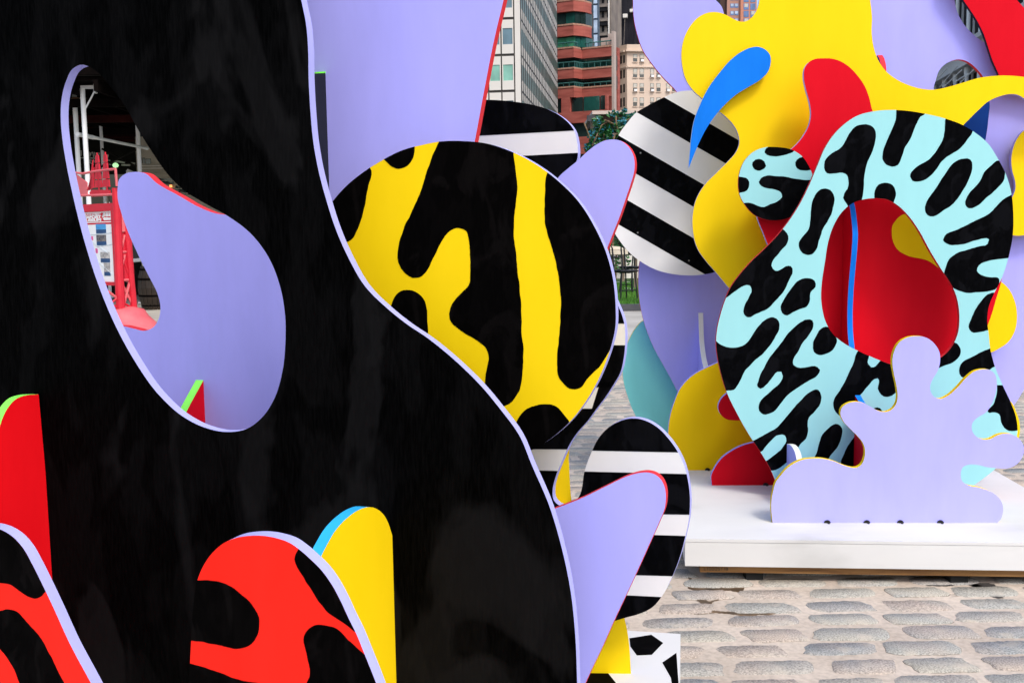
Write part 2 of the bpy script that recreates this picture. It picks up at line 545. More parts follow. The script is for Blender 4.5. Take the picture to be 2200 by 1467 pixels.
def sett_mesh(l, w):
    n = 30; vs = []; fs = []
    ang = [2 * math.pi * k / n for k in range(n)]
    sk = rs.uniform(-0.022, 0.022)
    rad = []
    for a in ang:
        c, s = math.cos(a), math.sin(a)
        e = 7.5
        r = (abs(c / (l / 2)) ** e + abs(s / (w / 2)) ** e) ** (-1 / e)
        rad.append(r * (1 + rs.uniform(-0.075, 0.05)))
    for z, k in ((-0.012, 1.025), (-0.0045, 1.02), (-0.0015, 0.985), (0.0036, 0.94)):
        for a, r in zip(ang, rad):
            vs.append((math.cos(a) * r * k + sk * (math.sin(a) * r / w * 2), math.sin(a) * r * k, z + (rs.uniform(-0.0009, 0.0009) if z > 0 else 0)))
    for q in range(3):
        for k in range(n):
            fs.append((q * n + k, q * n + (k + 1) % n, (q + 1) * n + (k + 1) % n, (q + 1) * n + k))
    fs.append(tuple(3 * n + k for k in range(n)))
    return vs, fs
shapes = []
for i in range(14):
    l = (0.24, 0.26, 0.28, 0.295, 0.31, 0.325, 0.27)[i % 7] + rs.uniform(-0.01, 0.01)
    vs, fs = sett_mesh(l, rs.uniform(0.112, 0.132))
    me = bpy.data.meshes.new('sett'); me.from_pydata(vs, [], fs); me.materials.append(M['sett']); me.materials.append(M['grit'])
    me.polygons.foreach_set("material_index", [1 if i < 60 and (i * 7919 + len(shapes) * 31) % 5 else 0 for i in range(len(fs))])
    me.polygons.foreach_set("use_smooth", [True] * len(fs)); me.update()
    shapes.append((l, me, vs, fs))
def to_px(p):
    d = Vector(p) - EYE
    z = d.dot(_F)
    if z <= 0.1: return (-1e4, -1e4)
    return (1100 + FOC * d.dot(_R) / z, 733.5 - FOC * d.dot(_U) / z)
spotsl = []
y = 2.0
while y < 12.2:
    x = -6.0 + rs.uniform(0, 0.3)
    pitch = 0.150 + rs.uniform(-0.006, 0.006)
    while x < 7.5:
        k = rs.randrange(len(shapes)); l = shapes[k][0]
        spotsl.append((x + l / 2, y + rs.uniform(-0.008, 0.008), k, rs.uniform(-0.035, 0.035)))
        x += l + rs.uniform(0.026, 0.062)
    y += pitch
def seen(p):
    u, v = to_px((p[0], p[1], 0))
    return (1330 < u < 2260 and 1225 < v < 1500) or (1140 < u < 1400 and 830 < v < 1085) or (1225 < u < 1400 and 700 < v <= 830) or (2100 < u < 2240 and 830 < v < 1080)
vis = [p for p in spotsl if seen(p)]
vis.sort(key=lambda p: p[1])
sing = vis[:300]
singset = set(id(p) for p in sing)
zt = street.location.z
for p in sing:
    o = bpy.data.objects.new('sett', shapes[p[2]][1])
    C.objects.link(o); o.parent = street
    o.location = (p[0], p[1], 0.006 - 0.006 + rs.uniform(-0.0015, 0.003))
    o.rotation_euler = (0, 0, p[3] + (math.pi if rs.random() < 0.5 else 0))
V_, F_ = [], []
for p in spotsl:
    if id(p) in singset: continue
    _, me, vs, fs = shapes[p[2]]
    c, s = math.cos(p[3]), math.sin(p[3]); b0 = len(V_)
    V_ += [(p[0] + c * v[0] - s * v[1], p[1] + s * v[0] + c * v[1], v[2] - 0.006 + 0.006) for v in vs]
    F_ += [tuple(b0 + i for i in f) for f in fs]
me = bpy.data.meshes.new('setts'); me.from_pydata(V_, [], F_); me.materials.append(M['sett'])
me.polygons.foreach_set("use_smooth", [True] * len(F_)); me.update()
o = bpy.data.objects.new('setts', me); C.objects.link(o); o.parent = street; o['kind'] = 'stuff'

# kerb and lawn
M['kerb'] = mixed('kerb_stone', [(0.035, 0.038, 0.045), (0.08, 0.08, 0.085)], scale=(2, 2, 2), rough=0.8, bump=0.3)
kz = 0.13
mb = MB(); mb.box((-4, 21.2, -0.01), (16, 21.42, kz))
tag(mb.build('kerb', M['kerb']), kind='structure')
M['soil'] = mixed('lawn_soil', [(0.018, 0.05, 0.006), (0.03, 0.085, 0.01)], scale=(3, 3, 3), rough=0.95)
mb = MB(); mb.box((-4, 21.42, 0.0), (16, 60, kz - 0.01))
tag(mb.build('lawn', M['soil']), kind='structure')
M['grass'] = mixed('grass_blade', [(0.03, 0.11, 0.006), (0.06, 0.20, 0.012), (0.10, 0.26, 0.02)], scale=(1.3, 1.3, 1.3), rough=0.6)
V_, F_ = [], []
for i in range(16000):
    x, y = rs.uniform(1.6, 4.0), rs.uniform(21.45, 31)
    a = rs.uniform(0, 6.283); h = rs.uniform(0.03, 0.075); w = 0.006
    dx, dy = math.cos(a) * w, math.sin(a) * w
    b0 = len(V_)
    V_ += [(x - dx, y - dy, kz - 0.012), (x + dx, y + dy, kz - 0.012), (x + rs.uniform(-.025, .025), y + rs.uniform(-.025, .025), kz + h)]
    F_.append((b0, b0 + 1, b0 + 2))
me = bpy.data.meshes.new('grass'); me.from_pydata(V_, [], F_); me.materials.append(M['grass']); me.update()
o = bpy.data.objects.new('grass', me); C.objects.link(o); tag(o, 'short green grass on the lawn behind the kerb', 'grass', kind='stuff')

# damp, worn hollows where the mortar has broken out
M['damp'] = mixed('damp_worn_mortar', [(0.012, 0.009, 0.005), (0.10, 0.058, 0.026), (0.24, 0.15, 0.075)], scale=(9, 22, 9), detail=8, rough=0.45, spec=0.4, bump=0.5, bscale=40)
M['wet'] = mixed('wet_grit', [(0.02, 0.02, 0.022), (0.06, 0.055, 0.052), (0.14, 0.125, 0.11)], scale=(12, 30, 9), detail=8, rough=0.4, spec=0.4, bump=0.5, bscale=50)
def hollow(pts, mat, z=-0.0042):
    l = curve(pts, 2.5)
    q = [on_z(p[0], p[1] + rs.uniform(-.7, .7), z) for p in l]
    if area([(p.x, p.y) for p in q]) < 0: q.reverse()
    v, f, og = cdt([[Vector((p.x, p.y)) for p in q]])
    m = MB(); m.v = [Vector((p[0], p[1], z)) for p in v]; m.f = [t for t, s in zip(f, og) if 0 in s]; m.m = [0] * len(m.f)
    m.build('damp_patch', mat, street)
hollow([(1478, 1240), (1500, 1250), (1522, 1252), (1545, 1246), (1600, 1260), (1598, 1266), (1560, 1267), (1500, 1268), (1478, 1260), (1490, 1252)], M['damp'])
hollow([(1496, 1288), (1512, 1286), (1520, 1290), (1545, 1288), (1530, 1294), (1528, 1306), (1508, 1305), (1505, 1294)], M['damp'])
hollow([(1470, 1309), (1500, 1308), (1560, 1313), (1620, 1311), (1676, 1312), (1655, 1320), (1625, 1322), (1615, 1333), (1590, 1322), (1540, 1316), (1480, 1315)], M['damp'])
hollow([(1976, 1245), (2000, 1243), (2060, 1243), (2075, 1236), (2090, 1250), (2110, 1262), (2095, 1262), (2072, 1252), (2055, 1256), (2010, 1258), (1985, 1254)], M['wet'])
hollow([(2090, 1258), (2138, 1260), (2128, 1268), (2110, 1264)], M['wet'])
hollow([(2126, 1276), (2142, 1268), (2150, 1279), (2200, 1284), (2260, 1286), (2260, 1318), (2200, 1316), (2160, 1320), (2130, 1313), (2085, 1312), (2084, 1306), (2120, 1302), (2140, 1296), (2165, 1288), (2140, 1284)], M['wet'])
# ================================================================== far buildings
M['precast'] = mixed('precast_concrete', [(0.68, 0.64, 0.58), (0.78, 0.75, 0.69)], scale=(0.25, 0.25, 0.12), rough=0.7)
M['bronze'] = mixed('dark_bronze', [(0.03, 0.024, 0.02), (0.06, 0.05, 0.04)], rough=0.5)
M['gblue'] = glass('blue_glass', (0.16, 0.27, 0.33), rough=0.35, spec=0.4)
M['ggreen'] = glass('green_blind_glass', (0.28, 0.60, 0.48), rough=0.3, spec=0.4)
M['gdark'] = glass('dark_green_glass', (0.02, 0.045, 0.042))
M['gside'] = glass('grey_green_glass', (0.13, 0.24, 0.20), rough=0.3, spec=0.3)
M['glit'] = glass('bright_green_glass', (0.10, 0.52, 0.30), rough=0.3, spec=0.4)
M['gteal'] = glass('teal_glass', (0.02, 0.12, 0.10))
M['brick'] = mixed('red_brick', [(0.29, 0.07, 0.05), (0.42, 0.105, 0.08), (0.48, 0.14, 0.105)], scale=(0.35, 0.35, 1.8), detail=8, rough=0.85)
M['coping'] = mixed('pink_coping', [(0.42, 0.22, 0.15), (0.52, 0.30, 0.21)], rough=0.8)
M['tealmetal'] = mixed('teal_rail', [(0.03, 0.13, 0.12), (0.06, 0.2, 0.19)], rough=0.4)

def z_at(pl, x, y): return pl.uz(x, y)[1]
# ---- white office block
W1 = facing(1118, 110, 100.0, 0.13)
uc = W1.uz(1118, 110)[0]
W2 = Plane(W1.P(uc, 0), (-W1.n.x, -W1.n.y))
t0 = thing('office_building', 'white office block with narrow vertical piers beside the tall lilac panel', 'building', W1.P(uc, 0))
u_end = W2.uz(1196.5, 110)[0]
H = 3.56
zb = [z_at(W1, 1090, yy / 6.113) for yy in (248, 725, 1200)]
H = (zb[0] - zb[2]) / 2
zlow = zb[2] - 5 * H; ztop = zb[0] + 5 * H
mb = MB()
mb.hexa([W1.P(uc - 22, 0, 0), W1.P(uc, 0, 0), W2.P(u_end, 0, 0), W1.P(uc - 22, 0, -u_end),
         W1.P(uc - 22, ztop, 0), W1.P(uc, ztop, 0), W2.P(u_end, ztop, 0), W1.P(uc - 22, ztop, -u_end)])
mb.build('wall', M['bronze'], t0)
mb = MB(); pbox(mb, W1, uc - (uc - W1.uz(1106.6, 110)[0]), uc + 0.02, 0, ztop, 0.001, 0.12)
mb.build('corner_pier', M['precast'], t0)
ue = W1.uz(1105.2, 110)[0]; bay = W1.uz(1105.2, 110)[0] - W1.uz(1077.0, 110)[0]
for r in range(-3, 3):
    z0 = zb[2] + r * H
    for c in range(4):
        a, b_ = ue - bay * (c + 1) + 0.07, ue - bay * c - 0.07
        mb = MB()
        zs, zw0, zw1, zt_ = z0 + 0.12, z0 + 0.98, z0 + 2.48, z0 + H - 0.12
        for (p, q, rr, ss) in ((a, b_, zs, zw0), (a, b_, zw1, zt_), (a, a + 0.09, zw0, zw1), (b_ - 0.09, b_, zw0, zw1)):
            pbox(mb, W1, p, q, rr, ss, 0.001, 0.1)
        mb.build('facade_panel', M['precast'], t0)
        mb = MB(); pbox(mb, W1, a + 0.0905, b_ - 0.0905, zw0 + 0.001, zw1 - 0.001, 0.001, 0.03)
        mb.build('window', M['ggreen'] if (r == 0) else M['gblue'], t0)
nf = 24; fw = u_end / nf
for r in range(-3, 6):
    z0 = zb[2] + r * H
    mb = MB(); pbox(mb, W2, 0.25, u_end - 0.02, z0 + 0.14, z0 + 1.1, 0.001, 0.02)
    mb.build('spandrel', M['precast'], t0)
    mb = MB(); pbox(mb, W2, 0.25, u_end - 0.02, z0 + 1.12, z0 + 2.6, 0.001, 0.015)
    mb.build('window_band', M['gside'], t0)
    mb = MB(); pbox(mb, W2, 0.25, u_end - 0.02, z0 + 2.62, z0 + H - 0.1, 0.001, 0.02)
    mb.build('spandrel', M['precast'], t0)
mb = MB()
for k in range(nf + 1):
    pbox(mb, W2, 0.2 + k * (u_end - 0.3) / nf, 0.2 + k * (u_end - 0.3) / nf + u_end / nf * 0.3, 0, ztop, 0.001, 0.035)
tag(mb.build('mullion', M['bronze'], t0), kind='stuff')

# ---- red brick block with bands of terraces
K = facing(1250, 150, 150.0, 0.5)
t0 = thing('brick_building', 'red brick block with green glass and stepped terraces', 'building', K.P(0, 0))
zz = lambda y: z_at(K, 1262, y)
uu = lambda x, y=150: K.uz(x, y)[0]
uL, uB, uB2, uR = uu(1188), uu(1247), uu(1254), uu(1317.5)
up2 = uu(1265.5)
def band_path(mb, path, z0, z1, th=0.5, mi=0):
    for (a, wa), (b_, wb) in zip(path[:-1], path[1:]):
        P = K.P
        mb.hexa([P(a, z0, wa), P(b_, z0, wb), P(b_, z0, wb - th), P(a, z0, wa - th), P(a, z1, wa), P(b_, z1, wb), P(b_, z1, wb - th), P(a, z1, wa - th)], mi)
WB = 2.4
lowp = [(uL, WB), (uB, WB), (uB2, 0.6), (uR, 0.6)]
upp = [(uL, WB), (uB, WB), (uB2 + 0.5, 0.9), (up2, -0.6)]
rows = [(3, 28.5, upp), (55, 80.5, upp), (104, 127, lowp), (148, 171, lowp), (188, 212, lowp), (-52, -22, upp)]
for (ya, yb2, path) in rows:
    z1, z0 = zz(ya), zz(yb2)
    mb = MB(); band_path(mb, path, z0, z1 - 0.22); mb.build('brick_band', M['brick'], t0)
    mb = MB(); band_path(mb, [(a, w + 0.08) for a, w in path], z1 - 0.215, z1, 0.7); mb.build('coping', M['coping'], t0)
def inset(path, d): return [(a, w - d) for a, w in path]
gz = [(-22, 3, upp, 'gdark', 0.5), (28.5, 55, upp, 'gdark', 0.5), (80.5, 104, upp, 'glit', 0.6), (127, 148, lowp, 'gteal', 1.6), (171, 188, lowp, 'gdark', 1.6)]
for (ya, yb2, path, g, d) in gz:
    z1, z0 = zz(ya), zz(yb2)
    ip = inset(path, d)
    mb = MB(); band_path(mb, inset(path, d + 0.3), z0 - 0.3, z1 + 0.3, 0.4); mb.build('window_frame', M['bronze'], t0)
    for si, ((a, wa), (b_, wb)) in enumerate(zip(ip[:-1], ip[1:])):
        n = (3 if si != 1 else 2)
        for k in range(n):
            f0, f1_ = (k + 0.04) / n, (k + 0.96) / n
            p = (a + (b_ - a) * f0, wa + (wb - wa) * f0 - 0.05); q_ = (a + (b_ - a) * f1_, wa + (wb - wa) * f1_ - 0.05)
            mb = MB(); band_path(mb, [p, q_], z0 + 0.02, z1 - 0.1, 0.2)
            gm = M[g] if not (g == 'gdark' and k == n - 1 and si == 0) else M['gteal']
            if g == 'glit' and si > 0: gm = M['gteal']
            mb.build('window', gm, t0)
for (ya, path) in ((138, lowp), (182, lowp), (96, [(uL, WB), (uB, WB), (uB2, 0.6), (uR, 0.6)])):
    z1 = zz(ya)
    mb = MB()
    pts = [K.P(a, z1 + 0.12, w - 0.25) for a, w in path]
    mb.tube(pts, 0.09, 5)
    mb.tube([p - Vector((0, 0, 0.75)) for p in pts], 0.06, 5)
    for (a, wa), (b_, wb) in zip(path[:-1], path[1:]):
        for k in range(5):
            p = K.P(a + (b_ - a) * k / 5, 0, wa + (wb - wa) * k / 5 - 0.25)
            mb.tube([(p.x, p.y, z1 - 1.1), (p.x, p.y, z1 + 0.1)], 0.05, 4)
    mb.build('railing', M['tealmetal'], t0)
# lower storeys
z212, z243, z267, z297, z327 = zz(212), zz(243), zz(267), zz(297), zz(329)
mb = MB()
band_path(mb, [(uL, WB), (uR, WB)], z267, z243 - 0.02, 0.6)
band_path(mb, [(uu(1219.5), WB), (uu(1237.5), WB)], z243 - 0.021, z212, 0.6)
band_path(mb, [(uu(1313), WB), (uR, WB)], z243 - 0.021, z212, 0.6)
band_path(mb, [(uL, WB), (uR, WB)], z327 - 2.5, z297, 0.6)
band_path(mb, [(uu(1212), WB), (uu(1234), WB)], z297 + 0.001, z267 - 0.001, 0.6)
mb.build('brick_wall', M['brick'], t0)
for (xa, xb, za, zb_, g) in ((1190, 1219.5, z243, z212, 'gdark'), (1237.5, 1262, z243, z212, 'gdark'), (1263, 1298, z243, z212, 'gteal'), (1299, 1313, z243, z212, 'gdark'), (1234, 1275, z297, z267, 'gdark'), (1276, 1316, z297, z267, 'gdark')):
    mb = MB(); band_path(mb, [(uu(xa) + 0.05, WB - 0.62), (uu(xb) - 0.05, WB - 0.62)], za, zb_, 0.2); mb.build('window', M[g], t0)
mb = MB(); band_path(mb, [(uL, -1.7), (uR, -1.7)], z327 - 2.4, zz(104), 1.0); band_path(mb, [(uL, -1.7), (up2 - 1.2, -1.7)], zz(104) + .001, zz(-60), 0.6)
mb.build('core', M['brick'], t0)
mb = MB(); band_path(mb, [(uL - 1, WB - 0.5), (uR, WB - 0.5)], 0, z327 - 2.5, 8.0); mb.build('base_storey', M['bronze'], t0)
mb = MB(); pbox(mb, K, uR, uR + 0.35, z327, zz(75), -0.3, 0.62)
a_, b_ = uu(1288), uR
pbox(mb, K, uu(1304), b_ - 0.001, zz(100), zz(76), -1.2, -0.6); pbox(mb, K, a_, uu(1304) - 0.001, zz(100), zz(84), -1.2, -0.6)
M['cream'] = mixed('cream_stucco', [(0.50, 0.40, 0.35), (0.60, 0.49, 0.43)], rough=0.85, scale=(0.3, 0.3, 0.3))
mb.build('party_wall', M['cream'], t0)

# ---- slim glass tower
G = facing(1280, 60, 205.0, 0.25)
t0 = thing('glass_tower', 'slim blue glass tower rising behind the brick block', 'tower', G.P(0, 0))
u0, u1 = G.uz(1262, 60)[0], G.uz(1285.5, 60)[0]
ztp = z_at(G, 1280, -150)
mb = MB(); pbox(mb, G, u0, u1, 0, ztp, -1.5, 0)
M['steelblue'] = mixed('steel_blue_frame', [(0.02, 0.035, 0.06), (0.04, 0.06, 0.09)], rough=0.4)
mb.build('frame', M['steelblue'], t0)
M['gpale'] = glass('pale_sky_glass', (0.50, 0.62, 0.78), rough=0.2, spec=0.5)
for k in range(-5, 4):
    ya = 12.5 + 31.5 * k
    ub, uc_ = G.uz(1275.6, 60)[0], G.uz(1283.6, 60)[0]
    mb = MB(); pbox(mb, G, ub, uc_, z_at(G, 1280, ya + 27.5), z_at(G, 1280, ya), 0.001, 0.15); mb.build('window', M['gpale'], t0)

# ---- old stone tower with balconies
Q = facing(1300, 40, 225.0, 0.3)
t0 = thing('stone_tower', 'old stone tower with stacked balconies, left of the black netting', 'tower', Q.P(0, 0))
u0, u1 = Q.uz(1286.5, 40)[0], Q.uz(1313, 40)[0]
M['oldstone'] = mixed('old_stone', [(0.13, 0.11, 0.10), (0.26, 0.22, 0.185)], scale=(0.3, 0.3, 0.3), rough=0.9)
M['holes'] = mixed('dark_opening', [(0.008, 0.008, 0.01), (0.02, 0.02, 0.022)], rough=0.7, spec=0.1)
mb = MB(); pbox(mb, Q, u0, u1, 0, z_at(Q, 1300, -160), -12, 0); mb.build('wall', M['oldstone'], t0)
for k in range(-4, 3):
    yk = 12.5 + 30.6 * k
    z0 = z_at(Q, 1300, yk)
    mb = MB(); pbox(mb, Q, u0 - 0.1, u0 + (u1 - u0) * 0.75, z0 - 0.5, z0, 0.001, 1.2); mb.build('balcony', M['oldstone'], t0)
    mb = MB(); pbox(mb, Q, u0, u0 + (u1 - u0) * 0.72, z0 - 1.3, z0 - 0.51, 0.001, 1.0); mb.build('soffit', M['holes'], t0)
    for f in (0.25, 0.66):
        mb = MB(); uu0 = u0 + (u1 - u0) * f; pbox(mb, Q, uu0, uu0 + 0.5, z0 + 0.5, z0 + 1.9, 0.001, 0.05); mb.build('window', M['holes'], t0)
mb = MB(); mb.tube([Q.P(u1 - 0.45, 0, 1.4), Q.P(u1 - 0.15, z_at(Q, 1300, -160), 1.4)], 0.16, 6); mb.build('drainpipe', M['precast'], t0)

# ---- netted tower
E_ = facing(1345, 40, 262.0, 0.2)
t0 = thing('netted_tower', 'tower wrapped in black scaffold netting above the beige apartments', 'tower', E_.P(0, 0))
u0, u1 = E_.uz(1311, 40)[0], E_.uz(1400, 40)[0]
M['net'] = mixed('black_netting', [(0.006, 0.006, 0.009), (0.018, 0.017, 0.022), (0.035, 0.033, 0.04)], scale=(0.25, 0.25, 0.04), detail=7, rough=0.9, spec=0.1)
zt2 = z_at(E_, 1345, -160)
mb = MB(); pbox(mb, E_, u0, u1, 0, zt2, -16, 0); mb.build('wall', M['oldstone'], t0)
for k in range(7):
    a, b_ = u0 + (u1 - u0) * k / 7, u0 + (u1 - u0) * (k + 1) / 7
    mb = MB()
    for j in range(8):
        z0, z1 = zt2 * j / 8, zt2 * (j + 1) / 8
        w0, w1 = 0.25 + 0.25 * ((k + j) % 2), 0.25 + 0.25 * ((k + j + 1) % 2)
        P = E_.P
        mb.hexa([P(a + .02, z0, w0), P(b_ - .02, z0, w1), P(b_ - .02, z0, .1), P(a + .02, z0, .1), P(a + .02, z1, w1), P(b_ - .02, z1, w0), P(b_ - .02, z1, .1), P(a + .02, z1, .1)])
    mb.build('netting', M['net'], t0)
for (ya, xa, xb, dp) in ((54, 1311, 1335, 3.2), (92, 1311, 1336, 2.4), (24, 1358, 1376, 1.2)):
    z0 = z_at(E_, 1322, ya)
    mb = MB(); pbox(mb, E_, E_.uz(xa, 40)[0], E_.uz(xb, 40)[0], z0 - 0.6, z0 + 0.5, 0.5, dp); mb.build('cornice', M['oldstone'], t0)
for k, x in enumerate((1313, 1320, 1328)):
    a = E_.uz(x, 70)[0]
    mb = MB(); pbox(mb, E_, a, a + 0.8, z_at(E_, 1322, 86), z_at(E_, 1322, 68), 0.5, 0.9); mb.build('pier', M['oldstone'], t0)
mb = MB(); mb.tube([E_.P(E_.uz(1344, 38)[0], z_at(E_, 1344, 38), 1.6), E_.P(E_.uz(1340.5, 105)[0], z_at(E_, 1340, 120), 1.6)], 0.07, 5); mb.build('hoist_rope', M['oldstone'], t0)
mb = MB(); a = E_.uz(1344, 36)[0]; zc = z_at(E_, 1344, 38); pbox(mb, E_, a - 0.5, a + 0.6, zc - 0.4, zc + 0.5, 0.8, 1.9); pbox(mb, E_, a + 1.2, a + 3.0, zc + 0.9, zc + 1.6, 0.8, 1.9); mb.build('hoist', M['precast'], t0)

# ---- beige apartments
D1 = facing(1347, 150, 232.0, -0.12)
ud = D1.uz(1347, 150)[0]
D2 = Plane(D1.P(ud, 0), (-D1.n.x * -1 - 0.0, -D1.n.y * -1)) if False else Plane(D1.P(ud, 0), (0.62, -0.85))
t0 = thing('apartment_building', 'beige apartment block with paired sash windows and air conditioners', 'building', D1.P(ud, 0))
M['beige'] = mixed('beige_stone', [(0.60, 0.47, 0.37), (0.72, 0.58, 0.47)], scale=(0.2, 0.2, 0.2), detail=6, rough=0.9)
za_ = z_at(D1, 1360, 112)
uR1 = D1.uz(1480, 150)[0]
uLd = D2.uz(1318, 150)[0]
mb = MB()
mb.hexa([D2.P(uLd, 0), D1.P(ud, 0), D1.P(uR1, 0), D1.P(uR1, 0, -14), D2.P(uLd, za_), D1.P(ud, za_), D1.P(uR1, za_), D1.P(uR1, za_, -14)])
mb.build('wall', M['beige'], t0)
mb = MB(); pbox(mb, D1, ud - 0.4, uR1, za_ + 0.001, za_ + 0.35, -2, 0.7); pbox(mb, D1, ud, uR1, za_ + 0.36, za_ + 1.6, -2, 0.1)
pbox(mb, D2, uLd, -0.4, za_ + 0.001, za_ + 0.35, -2, 0.7); pbox(mb, D2, uLd, -0.1, za_ + 0.36, za_ + 1.6, -2, 0.1)
mb.build('cornice', M['beige'], t0)
mb = MB(); z0 = z_at(D1, 1360, 144.5); pbox(mb, D1, ud, uR1, z0 - 0.12, z0 + 0.2, 0.001, 0.3); pbox(mb, D2, uLd, 0, z0 - 0.12, z0 + 0.2, 0.001, 0.3); mb.build('string_course', M['beige'], t0)
M['blind'] = mixed('window_blind', [(0.42, 0.40, 0.34), (0.60, 0.58, 0.52)], rough=0.6)
M['gsash'] = glass('sash_glass', (0.05, 0.05, 0.045))
ry = [(117, 133.5), (148.2, 167), (179.4, 197.4), (210, 228.6), (241, 259)]
cx = [(1360, 1369), (1374.3, 1383.4), (1396.8, 1405), (1410.4, 1419), (1431, 1439), (1444, 1452)]
ra = random.Random(4)
for r, (ya, yb2) in enumerate(ry):
    for c, (xa, xb) in enumerate(cx):
        u0, u1, z0, z1 = D1.rect(xa, ya, xb, yb2)
        mb = MB(); pbox(mb, D1, u0, u1, z0, z1, 0.01, 0.03); w = mb.build('window', M['gsash'], t0)
        mb = MB(); pbox(mb, D1, u0 + .08, u1 - .08, z0 + (z1 - z0) * ra.choice((0.35, 0.5, 0.55, 0.8)), z1 - 0.08, 0.031, 0.06); mb.build('blind', M['blind'], w)
        mb = MB(); pbox(mb, D1, u0 - .1, u1 + .1, z0 - 0.16, z0 - 0.001, 0.001, 0.22); pbox(mb, D1, u0, u1, (z0 + z1) / 2 - .05, (z0 + z1) / 2 + .05, 0.061, 0.09); mb.build('sill', M['beige'], w)
        if (r, c) in ((0, 1), (1, 2), (2, 0), (2, 2), (2, 4), (1, 3)):
            mb = MB(); um = (u0 + u1) / 2; pbox(mb, D1, um - .34, um + .34, z0 + 0.002, z0 + .5, 0.1, 0.6); mb.build('air_conditioner', M['white'], w)
for r, (ya, yb2) in enumerate([(121, 138), (152, 170), (183, 201), (212, 231)]):
    for (xa, xb, dy) in ((1332.3, 1336.5, 0), (1339, 1343, -2), (1323, 1327, 5)):
        u0, u1, z0, z1 = D2.rect(xa, ya + dy, xb, yb2 + dy)
        mb = MB(); pbox(mb, D2, u0, u1, z0, z1, 0.01, 0.04); mb.build('window', M['gsash'], t0)

# ---- brown tower with blue windows
T = facing(1580, 20, 380.0, 0.05)
t0 = thing('brown_tower', 'brown brick tower with blue windows above the yellow curl', 'tower', T.P(T.uz(1580, 20)[0], 0))
M['tan'] = mixed('tan_brick', [(0.40, 0.20, 0.15), (0.48, 0.26, 0.20)], scale=(0.3, 0.3, 0.3), rough=0.9)
M['brown'] = mixed('dark_brown_brick', [(0.05, 0.025, 0.02), (0.09, 0.05, 0.04)], rough=0.9)
M['salmon'] = mixed('salmon_brick', [(0.50, 0.19, 0.12), (0.58, 0.26, 0.17)], rough=0.9)
tu = lambda x: T.uz(x, 20)[0]
zt3 = z_at(T, 1580, -90)
mb = MB(); pbox(mb, T, tu(1562), tu(1590), 0, zt3, -14, 0); mb.build('wall', M['tan'], t0)
mb = MB(); pbox(mb, T, tu(1548), tu(1562) - 0.01, 0, zt3, -16, -1); mb.build('side_wall', M['brown'], t0)
mb = MB(); pbox(mb, T, tu(1590) + 0.01, tu(1624.5), 0, zt3, -14, 1.0); mb.build('bay', M['salmon'], t0)
for k in range(-5, 3):
    y0 = 9.4 + 16 * k
    for (xa, xb) in ((1596.5, 1607.5), (1611, 1622)):
        u0, u1, z0, z1 = T.rect(xa, y0, xb, y0 + 13.5)
        mb = MB(); pbox(mb, T, u0, u1, z0, z1, 1.001, 1.08); w = mb.build('window', M['gblue2'] if 'gblue2' in M else M.setdefault('gblue2', glass('deep_blue_glass', (0.10, 0.20, 0.45), rough=0.3)), t0)
        if (k + int(xa)) % 2 == 0:
            mb = MB(); pbox(mb, T, u0 + .3, u1 - .3, z0 + (z1 - z0) * .4, z1 - .1, 1.081, 1.12); mb.build('blind', M['blind'], w)
    for (xa, xb, dy) in ((1578, 1586.5, -1), (1569, 1577, 15)):
        u0, u1, z0, z1 = T.rect(xa, y0 + dy, xb, y0 + dy + 9)
        mb = MB(); pbox(mb, T, u0, u1, z0, z1, 0.001, 0.08); w = mb.build('window', M['gblue2'], t0)
        mb = MB(); pbox(mb, T, u0 + .2, u1 - .2, z0 + .5, z1 - .1, 0.081, 0.12); mb.build('blind', M['gpale'], w)

# ---- grey colonnade on the right
cp = at_depth(2062, 146, 90.0)
N = Plane(cp, (-0.16, -1.0))
t0 = thing('colonnade_building', 'grey building with tall white columns seen through gaps in the lilac panel at upper right', 'building', N.P(0, 0))
M['greystone'] = mixed('grey_stone', [(0.56, 0.57, 0.56), (0.70, 0.705, 0.69)], scale=(0.2, 0.2, 0.2), rough=0.8)
M['whitecol'] = mixed('white_column', [(0.80, 0.83, 0.82), (0.88, 0.90, 0.89)], scale=(0.5, 0.5, 0.2), rough=0.6)
z1 = cp.z
zu = z1 + 3.6
Lb, Rb = -40, 34
mb = MB(); pbox(mb, N, Lb, Rb, 0, z1 + 40, -14, -2.2); mb.build('back_wall', M['holes'], t0)
for (za, zb_) in ((z1, z1 + 1.7), (z1 + 11.0, z1 + 12.6), (z1 + 24, z1 + 26)):
    mb = MB(); pbox(mb, N, Lb, Rb, za, zb_, -2.1, 0.0); pbox(mb, N, Lb, Rb, zb_ - 0.4, zb_ + 0.001, 0.001, 0.5); mb.build('entablature', M['greystone'], t0)
du = N.uz(2050, 160)[0] - N.uz(2075, 150)[0]
du = abs(du)
for k in range(-12, 14):
    uc_ = k * du
    for (za, zb_, r_) in ((0, z1 - 0.001, 0.19), (z1 + 1.71, z1 + 10.99, 0.17), (z1 + 12.61, z1 + 23.99, 0.17)):
        if not (Lb < uc_ < Rb): continue
        c_ = N.P(uc_, 0, -0.6)
        mb = MB(); mb.lathe((c_.x, c_.y, 0), [(r_ * 1.3, za), (r_ * 1.3, za + .4), (r_, za + .5), (r_ * .92, zb_ - .7), (r_ * 1.25, zb_ - .6), (r_ * 1.25, zb_)], 12)
        mb.build('column', M['whitecol'], t0, smooth=False)
for k in range(-14, 16):
    if Lb < (k + .5) * du < Rb:
        mb = MB(); pbox(mb, N, (k + .5) * du - .06, (k + .5) * du + .06, 0, z1 - .01, -1.6, -1.45); pbox(mb, N, (k + .5) * du - .06, (k + .5) * du + .06, z1 + 1.71, z1 + 10.9, -1.6, -1.45); mb.build('mullion', M['greystone'], t0)
